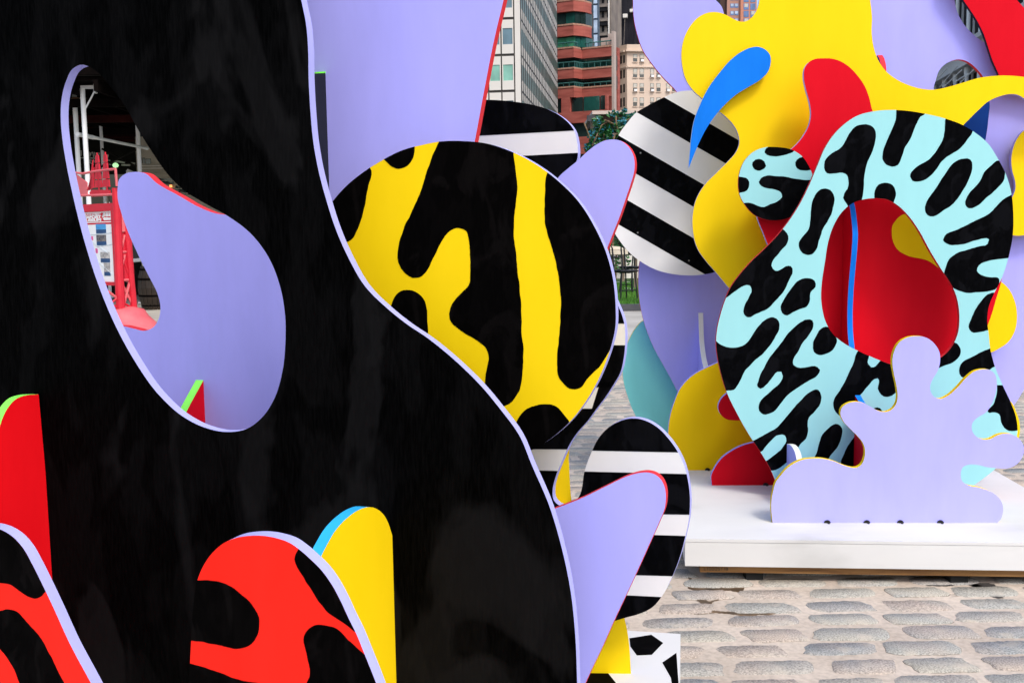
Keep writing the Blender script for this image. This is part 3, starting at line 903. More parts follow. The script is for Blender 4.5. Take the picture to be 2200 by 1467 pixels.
for (xa, ya, xb, yb2) in ((2010, 183, 2037, 157), (2014, 190, 2038, 162), (2020, 188, 2061, 146), (2045, 186, 2085, 140), (2052, 188, 2094, 150), (2075, 178, 2108, 158), (2090, 178, 2120, 150)):
    a, b_ = N.uz(xa, ya), N.uz(xb, yb2)
    mb = MB(); mb.tube([N.P(a[0], a[1], 1.0), N.P(b_[0], b_[1], 1.0)], 0.05, 5); mb.build('cable', M['whitecol'], t0)
# ================================================================== street behind the leaf-shaped hole
M['galv'] = mixed('galvanised_steel', [(0.66, 0.68, 0.70), (0.84, 0.85, 0.86)], scale=(3, 3, 1), rough=0.5, spec=0.3)
M['signred'] = mixed('sign_red', [(0.52, 0.008, 0.025), (0.62, 0.015, 0.035)], rough=0.45)
M['signpink'] = mixed('faded_sign_red', [(0.62, 0.10, 0.12), (0.72, 0.16, 0.17)], rough=0.5)
M['darktimber'] = mixed('dark_timber', [(0.002, 0.0015, 0.0015), (0.006, 0.004, 0.0035)], rough=0.9, spec=0.03)
M['shopdark'] = mixed('dark_shopfront', [(0.003, 0.003, 0.002), (0.009, 0.008, 0.006)], rough=0.7, spec=0.1)
M['shopbeige'] = mixed('shop_beige', [(0.34, 0.31, 0.24), (0.46, 0.42, 0.34)], rough=0.7)

# shop building behind everything
V0 = facing(240, 420, 30.5, 0.0)
vu = lambda x, y=420: V0.uz(x, y)
t0 = thing('shop_building', 'dark shopfront with thin white lettering behind the scaffold', 'building', V0.P(vu(240)[0], 0))
uL, uR = vu(-420)[0], vu(303)[0]
mb = MB(); pbox(mb, V0, uL, uR, 0, 11, -8, 0); mb.build('wall', M['shopdark'], t0)
for k, (xa, xb) in enumerate(((120, 170), (176, 226), (232, 297))):
    u0, u1, z0, z1 = V0.rect(xa, 375, xb, 560)
    mb = MB(); pbox(mb, V0, u0, u1, z0, z1, 0.001, 0.04); w = mb.build('window', M['gdark'], t0)
    mb = MB(); pbox(mb, V0, u0, u1, (z0 + z1) / 2 - .04, (z0 + z1) / 2 + .04, 0.041, 0.08); pbox(mb, V0, u0, u0 + .07, z0, z1, .041, .07); mb.build('glazing_bar', M['shopbeige'], w)
M['maroon'] = mixed('maroon_awning', [(0.012, 0.003, 0.003), (0.035, 0.007, 0.006)], rough=0.9, spec=0.05)
for (xa, ya, xb, yb) in ((150, 272, 200, 300), (225, 272, 290, 305)):
    u0, u1, z0, z1 = V0.rect(xa, ya, xb, yb)
    mb = MB()
    for k in range(5):
        zz0 = z0 + (z1 - z0) * k / 5
        pbox(mb, V0, u0, u1, zz0, zz0 + (z1 - z0) / 7, 0.001, 0.06)
    mb.build('awning_slats', M['maroon'], t0)
# handwritten sign strokes
M['letter'] = mixed('letter_white', [(0.42, 0.42, 0.38), (0.52, 0.52, 0.48)], rough=0.5)
strokes = [[(112, 470), (116, 405), (135, 460), (160, 520), (150, 560)], [(130, 600), (180, 600)], [(335, 430), (338, 520), (350, 560)], [(372, 440), (372, 560)], [(300, 600), (480, 600), (700, 612)],
           [(505, 560), (520, 480), (545, 470), (552, 580)], [(560, 575), (585, 490), (620, 480), (640, 540), (648, 600)], [(660, 480), (680, 590), (700, 490)], [(705, 490), (712, 600), (720, 490)], [(760, 490), (735, 590), (745, 600)],
           [(845, 520), (880, 515), (910, 600)], [(955, 530), (930, 630), (925, 690)], [(860, 640), (1000, 655)], [(545, 640), (560, 700), (650, 742)], [(545, 640), (590, 640), (560, 690)], [(600, 650), (610, 700), (640, 640)], [(650, 650), (655, 700)], [(680, 650), (690, 705)], [(720, 650), (730, 710), (770, 700)],
           [(320, 630), (350, 665)], [(360, 630), (340, 665)], [(1080, 665), (1310, 700)], [(1420, 712), (1530, 722)], [(950, 730), (1020, 748)], [(1240, 752), (1420, 756)]]
for st_ in strokes:
    q = px('ZS', st_)
    mb = MB(); mb.tube([V0.P(*V0.uz(*p), 0.1) for p in q], 0.017 if st_[0][0] < 1000 else 0.028, 5); mb.build('letter_stroke', M['letter'], t0)
lm = bpy.data.materials.new('green_lamp_glow'); lm.use_nodes = True
bb = lm.node_tree.nodes["Principled BSDF"]; bb.inputs["Emission Color"].default_value = (0.5, 1.0, 0.45, 1); bb.inputs["Emission Strength"].default_value = 0.6
c_ = V0.P(*V0.uz(258, 357), 0.35)
mb = MB(); mb.lathe(c_, [(0.02, -0.07), (0.07, -0.05), (0.09, 0), (0.06, 0.05), (0.02, 0.07)], 12); mb.build('lamp', lm, t0)

# beige neighbour
t0 = thing('beige_shop', 'pale beige shop with dark windows right of the last scaffold post', 'building', V0.P(vu(330)[0], 0))
u2 = vu(620)[0]
mb = MB(); pbox(mb, V0, uR + 0.02, u2, 0, 4.6, -6, 0.3); mb.build('wall', M['shopbeige'], t0)
for (xa, ya, xb, yb) in ((308, 341, 313.5, 353), (316, 341, 319.5, 353), (321.5, 343, 332, 354), (335, 385, 380, 400), (385, 400, 420, 420)):
    u0, u1, z0, z1 = V0.rect(xa, ya, xb, yb)
    mb = MB(); pbox(mb, V0, u0, u1, z0, z1, 0.301, 0.33); mb.build('window', M['gdark'], t0)
for k, ya in enumerate((356.5, 362, 368, 374, 381, 389, 397, 406, 416, 427)):
    u0, u1, z0, z1 = V0.rect(305, ya, 470, ya + 1.6)
    mb = MB(); pbox(mb, V0, u0, u1, z0, z1, 0.301, 0.36 + 0.01 * (k % 2)); mb.build('siding_board', M['precast'] if k < 2 else M['shopbeige'], t0)
mb = MB(); a, b_ = V0.P(*V0.uz(306, 372), 1.2), V0.P(*V0.uz(440, 436), 1.2)
mb.tube([a, b_], 0.05, 6); mb.tube([a - Vector((0, 0, .28)), b_ - Vector((0, 0, .28))], 0.03, 6)
for k in range(7):
    p = a.lerp(b_, k / 6); mb.tube([p, p - Vector((0, 0, 0.9))], 0.03, 5)
mb.build('handrail', M['galv'], t0)
tag_l = V0.rect(374, 399, 378, 404)
mb = MB(); pbox(mb, V0, *tag_l, 0.34, 0.42); am = bpy.data.materials.new('amber_lamp_glow'); am.use_nodes = True
bb = am.node_tree.nodes["Principled BSDF"]; bb.inputs["Emission Color"].default_value = (1.0, 0.35, 0.05, 1); bb.inputs["Emission Strength"].default_value = 1.0
mb.build('lamp', am, t0)

# sidewalk shed
t0p = on_z(311, 652, 0)
t0 = thing('sidewalk_shed', 'galvanised sidewalk shed of white posts under a dark deck', 'scaffold', (t0p.x - 1, t0p.y, 0))
def post(xa, ya, xb, yb, Y, r, base=True):
    p = at_depth(xa, ya, Y); q = at_depth(xb, yb, Y)
    mb = MB(); mb.tube([(q.x, q.y, 0.03), (q.x + (p.x - q.x) * 0.0, q.y, p.z)], r, 12)
    if base: mb.box((q.x - .16, q.y - .16, 0.02), (q.x + .16, q.y + .16, 0.045))
    mb.build('post', M['galv'], t0)
    return Vector((q.x, q.y, p.z))
Y4 = t0p.y
A1 = post(160, 186, 167, 330, 23.5, 0.052)
A2 = post(180, 191, 185, 330, 22.5, 0.052)
A3 = post(220, 270, 221, 350, 29.0, 0.045)
A4 = post(296, 205, 299, 340, Y4, 0.052)
a = at_depth(168, 289, 22.9); b_ = at_depth(316, 319, Y4 + 0.3)
mb = MB(); mb.tube([a - (b_ - a) * 0.01, a + (b_ - a) * 0.19], [0.05, 0.05], 8); mb.tube([a + (b_ - a) * 0.19, a + (b_ - a) * 0.24, a + (b_ - a) * 0.93, a + (b_ - a) * 1.0], [0.045, 0.036, 0.036, 0.05], 8)
mb.build('cross_tube', M['galv'], t0)
for (xa, ya, xb, yb, Y) in ((200, 367, 292, 322, 27.0), (219, 320, 293, 358, 27.3), (285, 578, 312, 618, 26.5), (312, 618, 330, 645, 26.6)):
    mb = MB(); mb.tube([at_depth(xa, ya, Y), at_depth(xb, yb, Y)], 0.03, 6); mb.build('brace', M['shopdark'], t0)
for P_, dx in ((A1, 1), (A2, 1)):
    mb = MB()
    mb.box((P_.x - .02, P_.y - .06, P_.z), (P_.x + .36, P_.y + .06, P_.z + .06)); mb.box((P_.x + .26, P_.y - .06, P_.z + .061), (P_.x + .5, P_.y + .06, P_.z + .09)); mb.box((P_.x + .26, P_.y - .06, P_.z - .1), (P_.x + .3, P_.y + .06, P_.z - .001))
    mb.tube([(P_.x + .04, P_.y, P_.z - .42), (P_.x + .3, P_.y, P_.z + .01)], 0.018, 6)
    mb.build('beam_bracket', M['galv'], t0)
rust = mixed('rusty_band', [(0.10, 0.05, 0.02), (0.2, 0.1, 0.045)])
mb = MB(); z_ = at_depth(165, 214, 23.5).z; mb.box((A1.x - .02, A1.y - .08, z_ - .05), (A1.x + .09, A1.y + .08, z_ + .04)); mb.box((A1.x - .6, A1.y - .03, z_ - .06), (A1.x - .021, A1.y + .03, z_ + .02)); mb.build('clamp', rust, t0)
lowtube = [at_depth(284, 560, Y4 + .4), at_depth(306, 558, Y4 + .4)]
mb = MB(); mb.tube(lowtube, 0.05, 8); mb.build('cross_tube', M['galv'], t0)
zd = A2.z + 0.1
mb = MB(); mb.box((A2.x - 9, 22.0, zd), (A4.x + 7, 31.5, zd + 0.09)); mb.build('deck', M['darktimber'], t0)
for k in range(11):
    x = A2.x - 2.0 + k * 0.62
    mb = MB(); mb.box((x, 21.9, zd - 0.24), (x + .09, 31.4, zd - 0.001)); mb.build('joist', M['darktimber'], t0)
mb = MB(); mb.box((A2.x - 9, 21.85, zd + 0.091), (A4.x + 7, 21.95, zd + 1.6)); mb.build('parapet_board', M['darktimber'], t0)
for k, yy in enumerate((23.0, 26.0, 29.0)):
    mb = MB(); mb.box((A2.x - 8, yy, zd - 0.42), (A4.x + 6.5, yy + .12, zd - 0.241)); mb.build('beam', M['maroon'] if k == 1 else M['darktimber'], t0)

# barrel
bp_ = on_z(333, 664, 0.02)
t0 = thing('wooden_barrel', 'dark wooden barrel standing on the pavement behind the lilac panel', 'barrel', bp_)
M['barrel'] = mixed('barrel_oak', [(0.008, 0.005, 0.003), (0.04, 0.024, 0.013)], scale=(14, 14, 1.5), rough=0.6)
for k in range(18):
    a0, a1 = 2 * math.pi * k / 18 + .012, 2 * math.pi * (k + 1) / 18 - .012
    mb = MB(); prof = [(0.27, 0.0), (0.33, .25), (0.355, .5), (0.33, .75), (0.27, 1.0)]
    for (r0, z0), (r1, z1) in zip(prof[:-1], prof[1:]):
        mb.poly([bp_ + Vector((r0 * math.cos(a0), r0 * math.sin(a0), z0)), bp_ + Vector((r0 * math.cos(a1), r0 * math.sin(a1), z0)), bp_ + Vector((r1 * math.cos(a1), r1 * math.sin(a1), z1)), bp_ + Vector((r1 * math.cos(a0), r1 * math.sin(a0), z1))])
    mb.build('stave', M['barrel'], t0, smooth=False)
mb = MB(); mb.lathe(bp_, [(0.262, 0.02), (0.262, 0.97)], 18); mb.build('barrel_head', M['darktimber'], t0)
for z, r in ((0.08, .296), (0.3, .345), (0.68, .347), (0.9, .298)):
    mb = MB(); n = 24
    for k in range(n):
        a0, a1 = 2 * math.pi * k / n, 2 * math.pi * (k + 1) / n
        for rr, zz0, zz1, rr2 in ((r, z, z + .045, r),):
            mb.poly([bp_ + Vector((rr * math.cos(a0), rr * math.sin(a0), zz0)), bp_ + Vector((rr * math.cos(a1), rr * math.sin(a1), zz0)), bp_ + Vector((rr2 * math.cos(a1), rr2 * math.sin(a1), zz1)), bp_ + Vector((rr2 * math.cos(a0), rr2 * math.sin(a0), zz1))])
    mb.build('hoop', M['darktimber'], t0)

# red sign shaped like a harbour buoy
gp = on_z(255, 700, 0)
t0 = thing('information_sign', 'red lattice buoy sign with ship cut-outs and a map poster', 'sign', gp)
Ys = 17.6
SP = Plane(at_depth(250, 560, Ys), (0.80, -0.60))      # face of the sign
SQ = Plane(at_depth(252, 560, Ys), (0.62, 0.78))       # lattice side, running away to the right
su = lambda x, y: SP.uz(x, y)
uR, z1 = SP.uz(246, 436); _, z0 = SP.uz(259, 614)
uR = SP.uz(252, 525)[0]
uL = uR - 1.55
mb = MB()
fr_ = 0.13
pbox(mb, SP, uL, uR, z0, z0 + .06, -.08, 0); pbox(mb, SP, uL, uR, z1 - .13, z1, -.08, 0); pbox(mb, SP, uR - .15, uR, z0 + .061, z1 - .131, -.08, 0); pbox(mb, SP, uL, uL + .13, z0 + .061, z1 - .131, -.08, 0)
mb.build('sign_frame', M['signred'], t0)
ui0, ui1 = uL + .131, uR - .151
zi0, zi1 = z0 + .061, z1 - .131
zh = zi1 - (zi1 - zi0) * 0.185
M['poster'] = mixed('map_poster', [(0.76, 0.80, 0.82), (0.86, 0.87, 0.86)], scale=(1, 1, 1), rough=0.4)
mb = MB(); pbox(mb, SP, ui0, ui1, zi0, zh - .0, -.06, -.03); board = mb.build('poster', M['poster'], t0)
mb = MB(); pbox(mb, SP, ui0, ui1, zh + .001, zi1, -.06, -.03); hb = mb.build('sign_header', M['signred'], t0)
mb = MB(); pbox(mb, SP, ui0, ui1, zi1 - .025, zi1 - .006, -.0299, -.027); pbox(mb, SP, ui1 - .02, ui1, zh + .05, zi1 - .026, -.0299, -.027); pbox(mb, SP, ui0, ui1, zh + .032, zh + .048, -.0299, -.027); mb.build('header_line', M['white'], hb)
def text(body, pl, u_right, z, size, mat, parent, w, bold=0.0, align='RIGHT', fit=None):
    cu = bpy.data.curves.new('lettering', 'FONT'); cu.body = body; cu.size = size; cu.align_x = align; cu.extrude = 0.002; cu.offset = bold
    cu.space_character = 0.92
    tmp = bpy.data.objects.new('lettering_curve', cu)
    me = bpy.data.meshes.new_from_object(tmp); bpy.data.objects.remove(tmp)
    me.materials.clear(); me.materials.append(mat)
    wd = max(v.co.x for v in me.vertices) - min(v.co.x for v in me.vertices)
    if fit:
        for v in me.vertices: v.co.x *= fit / wd
    o = bpy.data.objects.new('lettering', me)
    p = pl.P(u_right, z, w)
    C.objects.link(o); o.parent = parent
    M_ = Matrix(((pl.t.x, 0, pl.n.x), (pl.t.y, 0, pl.n.y), (0, 1, 0))).to_4x4()
    o.rotation_euler = M_.to_euler(); o.location = p - WORLD[parent.name]
    return o
hh = zi1 - zh - .075
ut = ui1 - (ui1 - ui0) * 0.27
for k, s_ in enumerate(('SOUTH STREET', 'SEAPORT', 'MUSEUM')):
    text(s_, SP, ut, zh + .06 + hh * (2 - k) / 3, hh / 3 * 1.25, M['white'], hb, -.028, 0.004 if k else 0.002, fit=0.60)
def ship(pl, u, z, s, w, mat, parent, th=0.004, name='ship_emblem'):
    m = MB()
    P = lambda a, b: (u + a * s, z + b * s)
    sails = [[(0.10, .10), (.2, 0), (1.0, 0), (1.0, .14), (.2, .17)], [(0.0, .16), (.36, .72), (.30, .22)], [(.06, .16), (.2, .2), (.33, .9)]]
    for (x0, x1, tx0, tx1) in ((.36, .66, .46, .58), (.68, 1.0, .82, .93)):
        for k in range(4):
            a, b = .22 + .2 * k, .22 + .2 * k + .175
            f0, f1_ = (a - .22) / .8, (b - .22) / .8
            sails.append([(x0 + (tx0 - x0) * f0, a), (x1 + (tx1 - x1) * f0, a), (x1 + (tx1 - x1) * f1_, b), (x0 + (tx0 - x0) * f1_ + .01, b)])
        sails.append([((tx0 + tx1) / 2 - .012, .1), ((tx0 + tx1) / 2 + .012, .1), ((tx0 + tx1) / 2 + .01, 1.06), ((tx0 + tx1) / 2 - .01, 1.06)])
    for l in sails:
        q = [P(*p) for p in l]
        if area(q) < 0: q.reverse()
        n = len(q); b0 = len(m.v)
        m.v += [pl.P(a, b, w) for a, b in q] + [pl.P(a, b, w - th) for a, b in q]
        m.f += [tuple(range(b0, b0 + n)), tuple(range(b0 + 2 * n - 1, b0 + n - 1, -1))] + [(b0 + n + i, b0 + n + (i + 1) % n, b0 + (i + 1) % n, b0 + i) for i in range(n)]
        m.m += [0] * (n + 2)
    return m.build(name, mat, parent)
ship(SP, ut + .03, zh + .07, (ui1 - .03) - ut - .02, -.025, M['white'], hb)
# small pictures on the poster
M['pblue'] = mixed('print_blue', [(0.03, 0.22, 0.55), (0.10, 0.42, 0.75)], scale=(3, 3, 9)); M['pdark'] = mixed('print_dark', [(0.02, 0.03, 0.05), (0.25, 0.22, 0.2)], scale=(20, 20, 20)); M['pnavy'] = mixed('print_navy', [(0.01, 0.05, 0.15), (0.02, 0.08, 0.2)]); M['ppink'] = mixed('print_pink', [(0.7, 0.1, 0.3), (0.8, 0.2, 0.4)])
M['pgrey'] = mixed('print_grey', [(0.2, 0.2, 0.2), (0.6, 0.58, 0.55)], scale=(18, 18, 18)); M['ppale'] = mixed('print_map_lines', [(0.45, 0.55, 0.6), (0.6, 0.68, 0.72)])
for (fr, a, b_, c, d, m1) in (('ZT', 430, 990, 605, 1085, 'pblue'), ('ZT', 440, 1180, 610, 1295, 'pdark'), ('ZU', 460, 160, 605, 260, 'pgrey'), ('ZU', 515, 330, 612, 470, 'pgrey')):
    (xa, ya), (xb, yb) = px(fr, [(a, b_), (c, d)])
    u0, u1, za, zb_ = SP.rect(xa, ya, xb, yb)
    mb = MB(); pbox(mb, SP, u0, u1, za, zb_, -.0295, -.0265); ph = mb.build('photo_print', M[m1], board)
    mb = MB(); pbox(mb, SP, u0, u1, za - .07, za - .0005, -.0295, -.0265); mb.build('caption', M['pnavy'], board)
for (x, y) in ((195, 512), (205, 540), (204, 538)):
    u, z = SP.uz(x, y); mb = MB(); pbox(mb, SP, u - .03, u + .03, z - .035, z + .035, -.0294, -.0270); mb.build('map_marker', M['ppink'], board)
for (pa, pb) in (((188, 505), (240, 500)), ((195, 520), (230, 545)), ((200, 555), (238, 590)), ((205, 530), (240, 525))):
    a, b_ = SP.uz(*pa), SP.uz(*pb)
    mb = MB(); mb.tube([SP.P(a[0], a[1], -.0285), SP.P(b_[0], b_[1], -.0285)], 0.006, 4); mb.build('map_line', M['ppale'], board)
# ship cut-outs standing on the frame
us, zs = SP.uz(190, 421)
ship(SP, us - .04, zs - .02, 0.70, 0.0, M['signred'], t0, 0.02, 'ship_cutout')
u_a, z_a = SP.uz(168, 375); u_b, z_b = SP.uz(187, 420)
m = MB(); q = [SP.uz(159, 372), SP.uz(166, 420), SP.uz(187, 420), SP.uz(186, 392)]; q = q if area(q) > 0 else q[::-1]
m.v = [SP.P(a, b, 0) for a, b in q] + [SP.P(a, b, -.02) for a, b in q]; n = 4
m.f = [tuple(range(n)), tuple(range(2 * n - 1, n - 1, -1))] + [(n + i, n + (i + 1) % n, (i + 1) % n, i) for i in range(n)]; m.m = [0] * 6
m.build('harbour_cutout', M['signpink'], t0)
mb = MB()
for l in ([(158, 371), (178, 373), (205, 368), (247, 363)], [(247, 363), (250, 400)], [(160, 421), (200, 419.5), (241, 418)]):
    mb.tube([SP.P(*SP.uz(*p), -.01) for p in l], 0.022, 6)
mb.build('rail', M['signpink'], t0)
# lattice: two front legs, back leg, bracing, side tank
def PQ_(x, y): return SQ.P(*SQ.uz(x, y), 0)
mb = MB(); mb.tube([PQ_(248, 404), PQ_(251, 440), PQ_(257, 610), PQ_(260, 683)], [.06, .07, .075, .085], 10); mb.build('leg', M['signred'], t0)
mb = MB(); mb.tube([PQ_(268, 450), PQ_(278, 560), PQ_(288, 665)], [.05, .055, .06], 10); mb.build('leg', M['signred'], t0)
mb = MB(); mb.tube([SP.P(uL + .05, 0.1, -.05), SP.P(uL + .05, z1, -.05)], .07, 10); mb.build('leg', M['signred'], t0)
mb = MB(); q = [PQ_(262, 500), PQ_(282, 500), PQ_(290, 610), PQ_(268, 602)]; w_ = SQ.n * .12
m = mb; m.hexa([q[3] , q[2], q[2] - w_, q[3] - w_, q[0], q[1], q[1] - w_, q[0] - w_]); mb.build('side_plate', M['signred'], t0)
mb = MB(); q = [PQ_(250, 452), PQ_(265, 452), PQ_(274, 497), PQ_(256, 499)]; w_ = SQ.n * .1
mb.hexa([q[3] + w_ * .3, q[2] + w_ * .3, q[2] - w_, q[3] - w_, q[0] + w_ * .3, q[1] + w_ * .3, q[1] - w_, q[0] - w_]); mb.build('side_box', M['signpink'], t0)
for (p, r) in (([(268, 505), (259, 542)], .022), ([(259, 542), (271, 541)], .022), ([(268, 548), (260, 582)], .022), ([(261, 545), (280, 600)], .02), ([(262, 602), (279, 601)], .022), ([(280, 601), (265, 657)], .026), ([(262, 610), (285, 655)], .022), ([(231, 625), (252, 641)], .022), ([(240, 650), (252, 640)], .018), ([(242, 655), (256, 664)], .02), ([(264, 650), (283, 661)], .02)):
    mb = MB(); mb.tube([PQ_(*k) for k in p], r, 6); mb.build('brace', M['signpink'] if r > .02 else M['signred'], t0)
c_ = PQ_(262, 672); 
mb = MB()
mb.lathe((c_.x + .05, c_.y + .1, 0), [(0.72, 0.0), (0.70, 0.08), (0.5, 0.16), (0.36, 0.3), (0.28, 0.42), (0.1, 0.47)], 28); mb.build('buoy_base', M['signpink'], t0, smooth=True)
a0 = on_z(309, 703, 0.06)
mb = MB(); mb.box((a0.x - .35, a0.y - .1, 0.0), (a0.x + .02, a0.y + .35, 0.13)); mb.build('foot', M['signred'], t0)
pts = []
cc = PQ_(290, 676) + SQ.n * .12
for k in range(9):
    a = math.pi * k / 8
    pts.append(cc + SQ.t * (.16 * math.cos(a)) + Vector((0, 0, .16 * math.sin(a) - .06)))
mb = MB(); mb.tube(pts, 0.025, 6); mb.build('lifting_ring', M['signred'], t0)
# ================================================================== lawn furniture and planting
M['wire'] = mixed('black_wire', [(0.004, 0.004, 0.005), (0.012, 0.012, 0.014)], rough=0.4)
def stool(loc, rz, label):
    t0 = thing('bar_stool', label, 'bar stool', loc, 'wire bar stools on the lawn')
    R_ = Matrix.Rotation(rz, 3, 'Z'); L_ = Vector(loc)
    W = lambda x, y, z: L_ + R_ @ Vector((x, y, z))
    for sx in (-1, 1):
        for sy in (-1, 1):
            mb = MB(); mb.tube([W(sx * .23, sy * .21, 0), W(sx * .18, sy * .18, .61)], .018, 6); mb.build('leg', M['wire'], t0)
    mb = MB()
    for k in range(9):
        y = -.2 + .05 * k
        mb.tube([W(-.23, y, .64), W(0, y, .61), W(.23, y, .64)], .016, 5)
    mb.tube([W(-.23, -.22, .65), W(.23, -.22, .65), W(.23, .22, .65), W(-.23, .22, .65), W(-.23, -.22, .65)], .02, 5)
    mb.build('seat', M['wire'], t0)
    mb = MB()
    for x in (-.16, .16):
        mb.tube([W(x - .035, .2, .65), W(x - .04, .27, 1.16), W(x, .29, 1.21), W(x + .04, .27, 1.16), W(x + .035, .2, .65)], .019, 5)
    mb.tube([W(-.16, .26, .95), W(.16, .26, .95)], .016, 5)
    mb.build('backrest', M['wire'], t0)
    mb = MB()
    mb.tube([W(-.21, -.2, .22), W(.21, -.2, .22)], .012, 5)
    mb.build('foot_rail', M['wire'], t0)
sa = on_z(1340, 644, 0.12)
stool((sa.x, sa.y, 0.12), 0.5, 'black wire bar stool on the lawn, nearest the kerb')
sb = on_z(1358, 630, 0.12)
stool((sb.x, sb.y, 0.12), -0.9, 'black wire bar stool on the lawn, behind the nearer stool and by the lilac panel')
M['sail'] = mixed('cream_canvas', [(0.58, 0.50, 0.38), (0.70, 0.62, 0.50)], scale=(2, 2, 2), rough=0.8)
M['post'] = mixed('weathered_post', [(0.10, 0.075, 0.05), (0.18, 0.14, 0.10)], scale=(6, 6, 1), rough=0.8)
tb = on_z(1348, 612, 0.12)
t0 = thing('bar_table', 'tall table with thick cream top on wooden posts behind the bar stools', 'table', (tb.x, tb.y, 0.12))
yt = tb.y
za, zb_ = at_depth(1340, 546, yt).z, at_depth(1340, 527, yt).z
zb2 = at_depth(1340, 536, yt).z
xl = at_depth(1300, 540, yt).x; xr = at_depth(1345, 540, yt).x
mb = MB(); mb.box((xl, yt - .5, za), (xr, yt + .3, zb2)); mb.build('tabletop', M['sail'], t0)
mb = MB(); mb.hexa([(xl, yt - .46, zb2 + .01), (xr - .03, yt - .46, zb2 + .01), (xr - .03, yt + .2, zb2 + .01), (xl, yt + .2, zb2 + .01), (xl, yt - .44, zb_), (xr - .25, yt - .44, zb_ - .03), (xr - .25, yt + .15, zb_ - .03), (xl, yt + .15, zb_)]); mb.build('cover', M['sail'], t0)
for (x, y) in ((1338.5, 607), (1365.5, 620)):
    p = on_z(x, y, 0.12)
    mb = MB(); mb.box((p.x - .045, p.y - .045, 0.135), (p.x + .045, p.y + .045, za - .002)); mb.build('leg', M['post'], t0)
    mb = MB(); mb.box((p.x - .3, p.y - .2, 0.118), (p.x + .22, p.y + .2, 0.134)); mb.build('base_plate', M['white'], t0)
wp = on_z(1345, 598, 0.12)
t0 = thing('planter_wall', 'low white block wall at the back of the lawn', 'wall', (wp.x, wp.y, 0.12))
zt = at_depth(1345, 549, wp.y).z
x0 = wp.x - 1.4
for k in range(5):
    mb = MB(); mb.box((x0 + k * .62, wp.y, 0.11), (x0 + k * .62 + .612, wp.y + .3, zt + (.004 if k % 2 else 0))); mb.build('block', M['precast'], t0)
cp_ = on_z(1372, 578, 0.12)
leafm = mixed('leaf_green', [(0.004, 0.022, 0.003), (0.014, 0.10, 0.016), (0.04, 0.22, 0.045)], scale=(9, 9, 9), rough=0.35, spec=0.5)
leafb = mixed('leaf_blue_green', [(0.01, 0.10, 0.12), (0.02, 0.20, 0.26), (0.05, 0.30, 0.42)], scale=(9, 9, 9), rough=0.3, spec=0.5)
M['stem'] = mixed('vine_stem', [(0.06, 0.035, 0.02), (0.26, 0.17, 0.09)], scale=(8, 8, 8), rough=0.8)
def leaves(mb, cen, rad, n, size, rg, mi=lambda r: 0):
    for i in range(n):
        while True:
            d = Vector((rg.uniform(-1, 1), rg.uniform(-1, 1), rg.uniform(-1, 1)))
            if d.length < 1: break
        p = Vector(cen) + Vector((d.x * rad[0], d.y * rad[1], d.z * rad[2]))
        a = Vector((rg.gauss(0, 1), rg.gauss(0, 1), rg.gauss(0, .6))).normalized()
        b = a.cross(Vector((rg.gauss(0, 1), rg.gauss(0, 1), rg.gauss(0, 1)))).normalized()
        s = size * rg.uniform(.6, 1.3)
        c = a.cross(b) * (s * .18)
        m_ = mi(rg)
        mb.poly([p - a * s, p - a * s * .2 + b * s * .5 + c, p + a * s, p - a * s * .2 - b * s * .5 + c], m_)
rg = random.Random(21)
# vine over a pergola
YV = 33.0
v0 = at_depth(1310, 300, YV)
t0 = thing('climbing_vine', 'leafy vine of green and blue-green leaves below the brick block', 'plant', (v0.x, YV, 0.12))
mb = MB()
blobs = [(1283, 292, 20, 22, 150), (1300, 300, 22, 26, 170), (1318, 285, 26, 24, 170), (1345, 262, 30, 16, 120), (1278, 318, 14, 20, 110), (1268, 312, 8, 12, 36), (1262, 318, 7, 10, 30), (1300, 330, 26, 16, 130), (1285, 262, 12, 12, 60), (1345, 290, 24, 20, 120), (1340, 240, 6, 6, 22), (1320, 245, 16, 6, 30), (1362, 250, 12, 8, 40), (1320, 410, 40, 75, 380)]
for (x, y, rx, rz, n) in blobs:
    c = at_depth(x, y, YV); k = YV / FOC
    leaves(mb, c, (rx * k, .5, rz * k), int(n * 1.6), 0.078, rg, lambda r: (1 if r.random() < .34 else 0) if (x < 1290 or y < 270) else (1 if r.random() < .12 else 0))
tag(mb.build('foliage', [leafm, leafb], t0), kind='stuff')
mb = MB()
for l in ([(1310, 700), (1312, 480), (1305, 330), (1290, 300), (1275, 290)], [(1305, 330), (1322, 292), (1340, 275), (1362, 262)], [(1272, 316), (1276, 296), (1290, 272), (1310, 262)], [(1300, 262), (1318, 268), (1330, 285), (1336, 300)],
          [(1288, 320), (1295, 300), (1298, 292)], [(1322, 252), (1322, 268), (1324, 290)], [(1340, 262), (1352, 258), (1365, 256)], [(1253, 266), (1258, 280), (1262, 300)], [(1320, 430), (1330, 360), (1345, 300)]):
    mb.tube([at_depth(x, y, YV) + Vector((rg.uniform(-.05, .05), rg.uniform(-.5, -.2), 0)) for x, y in l], [.011 + .005 * (len(l) - i) for i in range(len(l))], 5)
mb.build('stem', M['stem'], t0)
YP = 34.0
p0_ = at_depth(1264, 245, YP); p1_ = at_depth(1420, 238, YP)
t0 = thing('pergola', 'flat-roofed pergola carrying the vine', 'pergola', ((p0_.x + p1_.x) / 2, YP, 0.12))
mb = MB(); mb.box((at_depth(1271, 245, YP).x, YP - .3, p0_.z - .05), (p1_.x, YP + 3, p0_.z + .06)); mb.build('roof_edge', M['cream'], t0)
mb = MB(); mb.box((at_depth(1275, 245, YP).x, YP - .1, at_depth(1275, 262, YP).z), (p1_.x, YP + 2.9, p0_.z - .051)); mb.build('fascia', M['brown'], t0)
c = at_depth(1267, 258, YP)
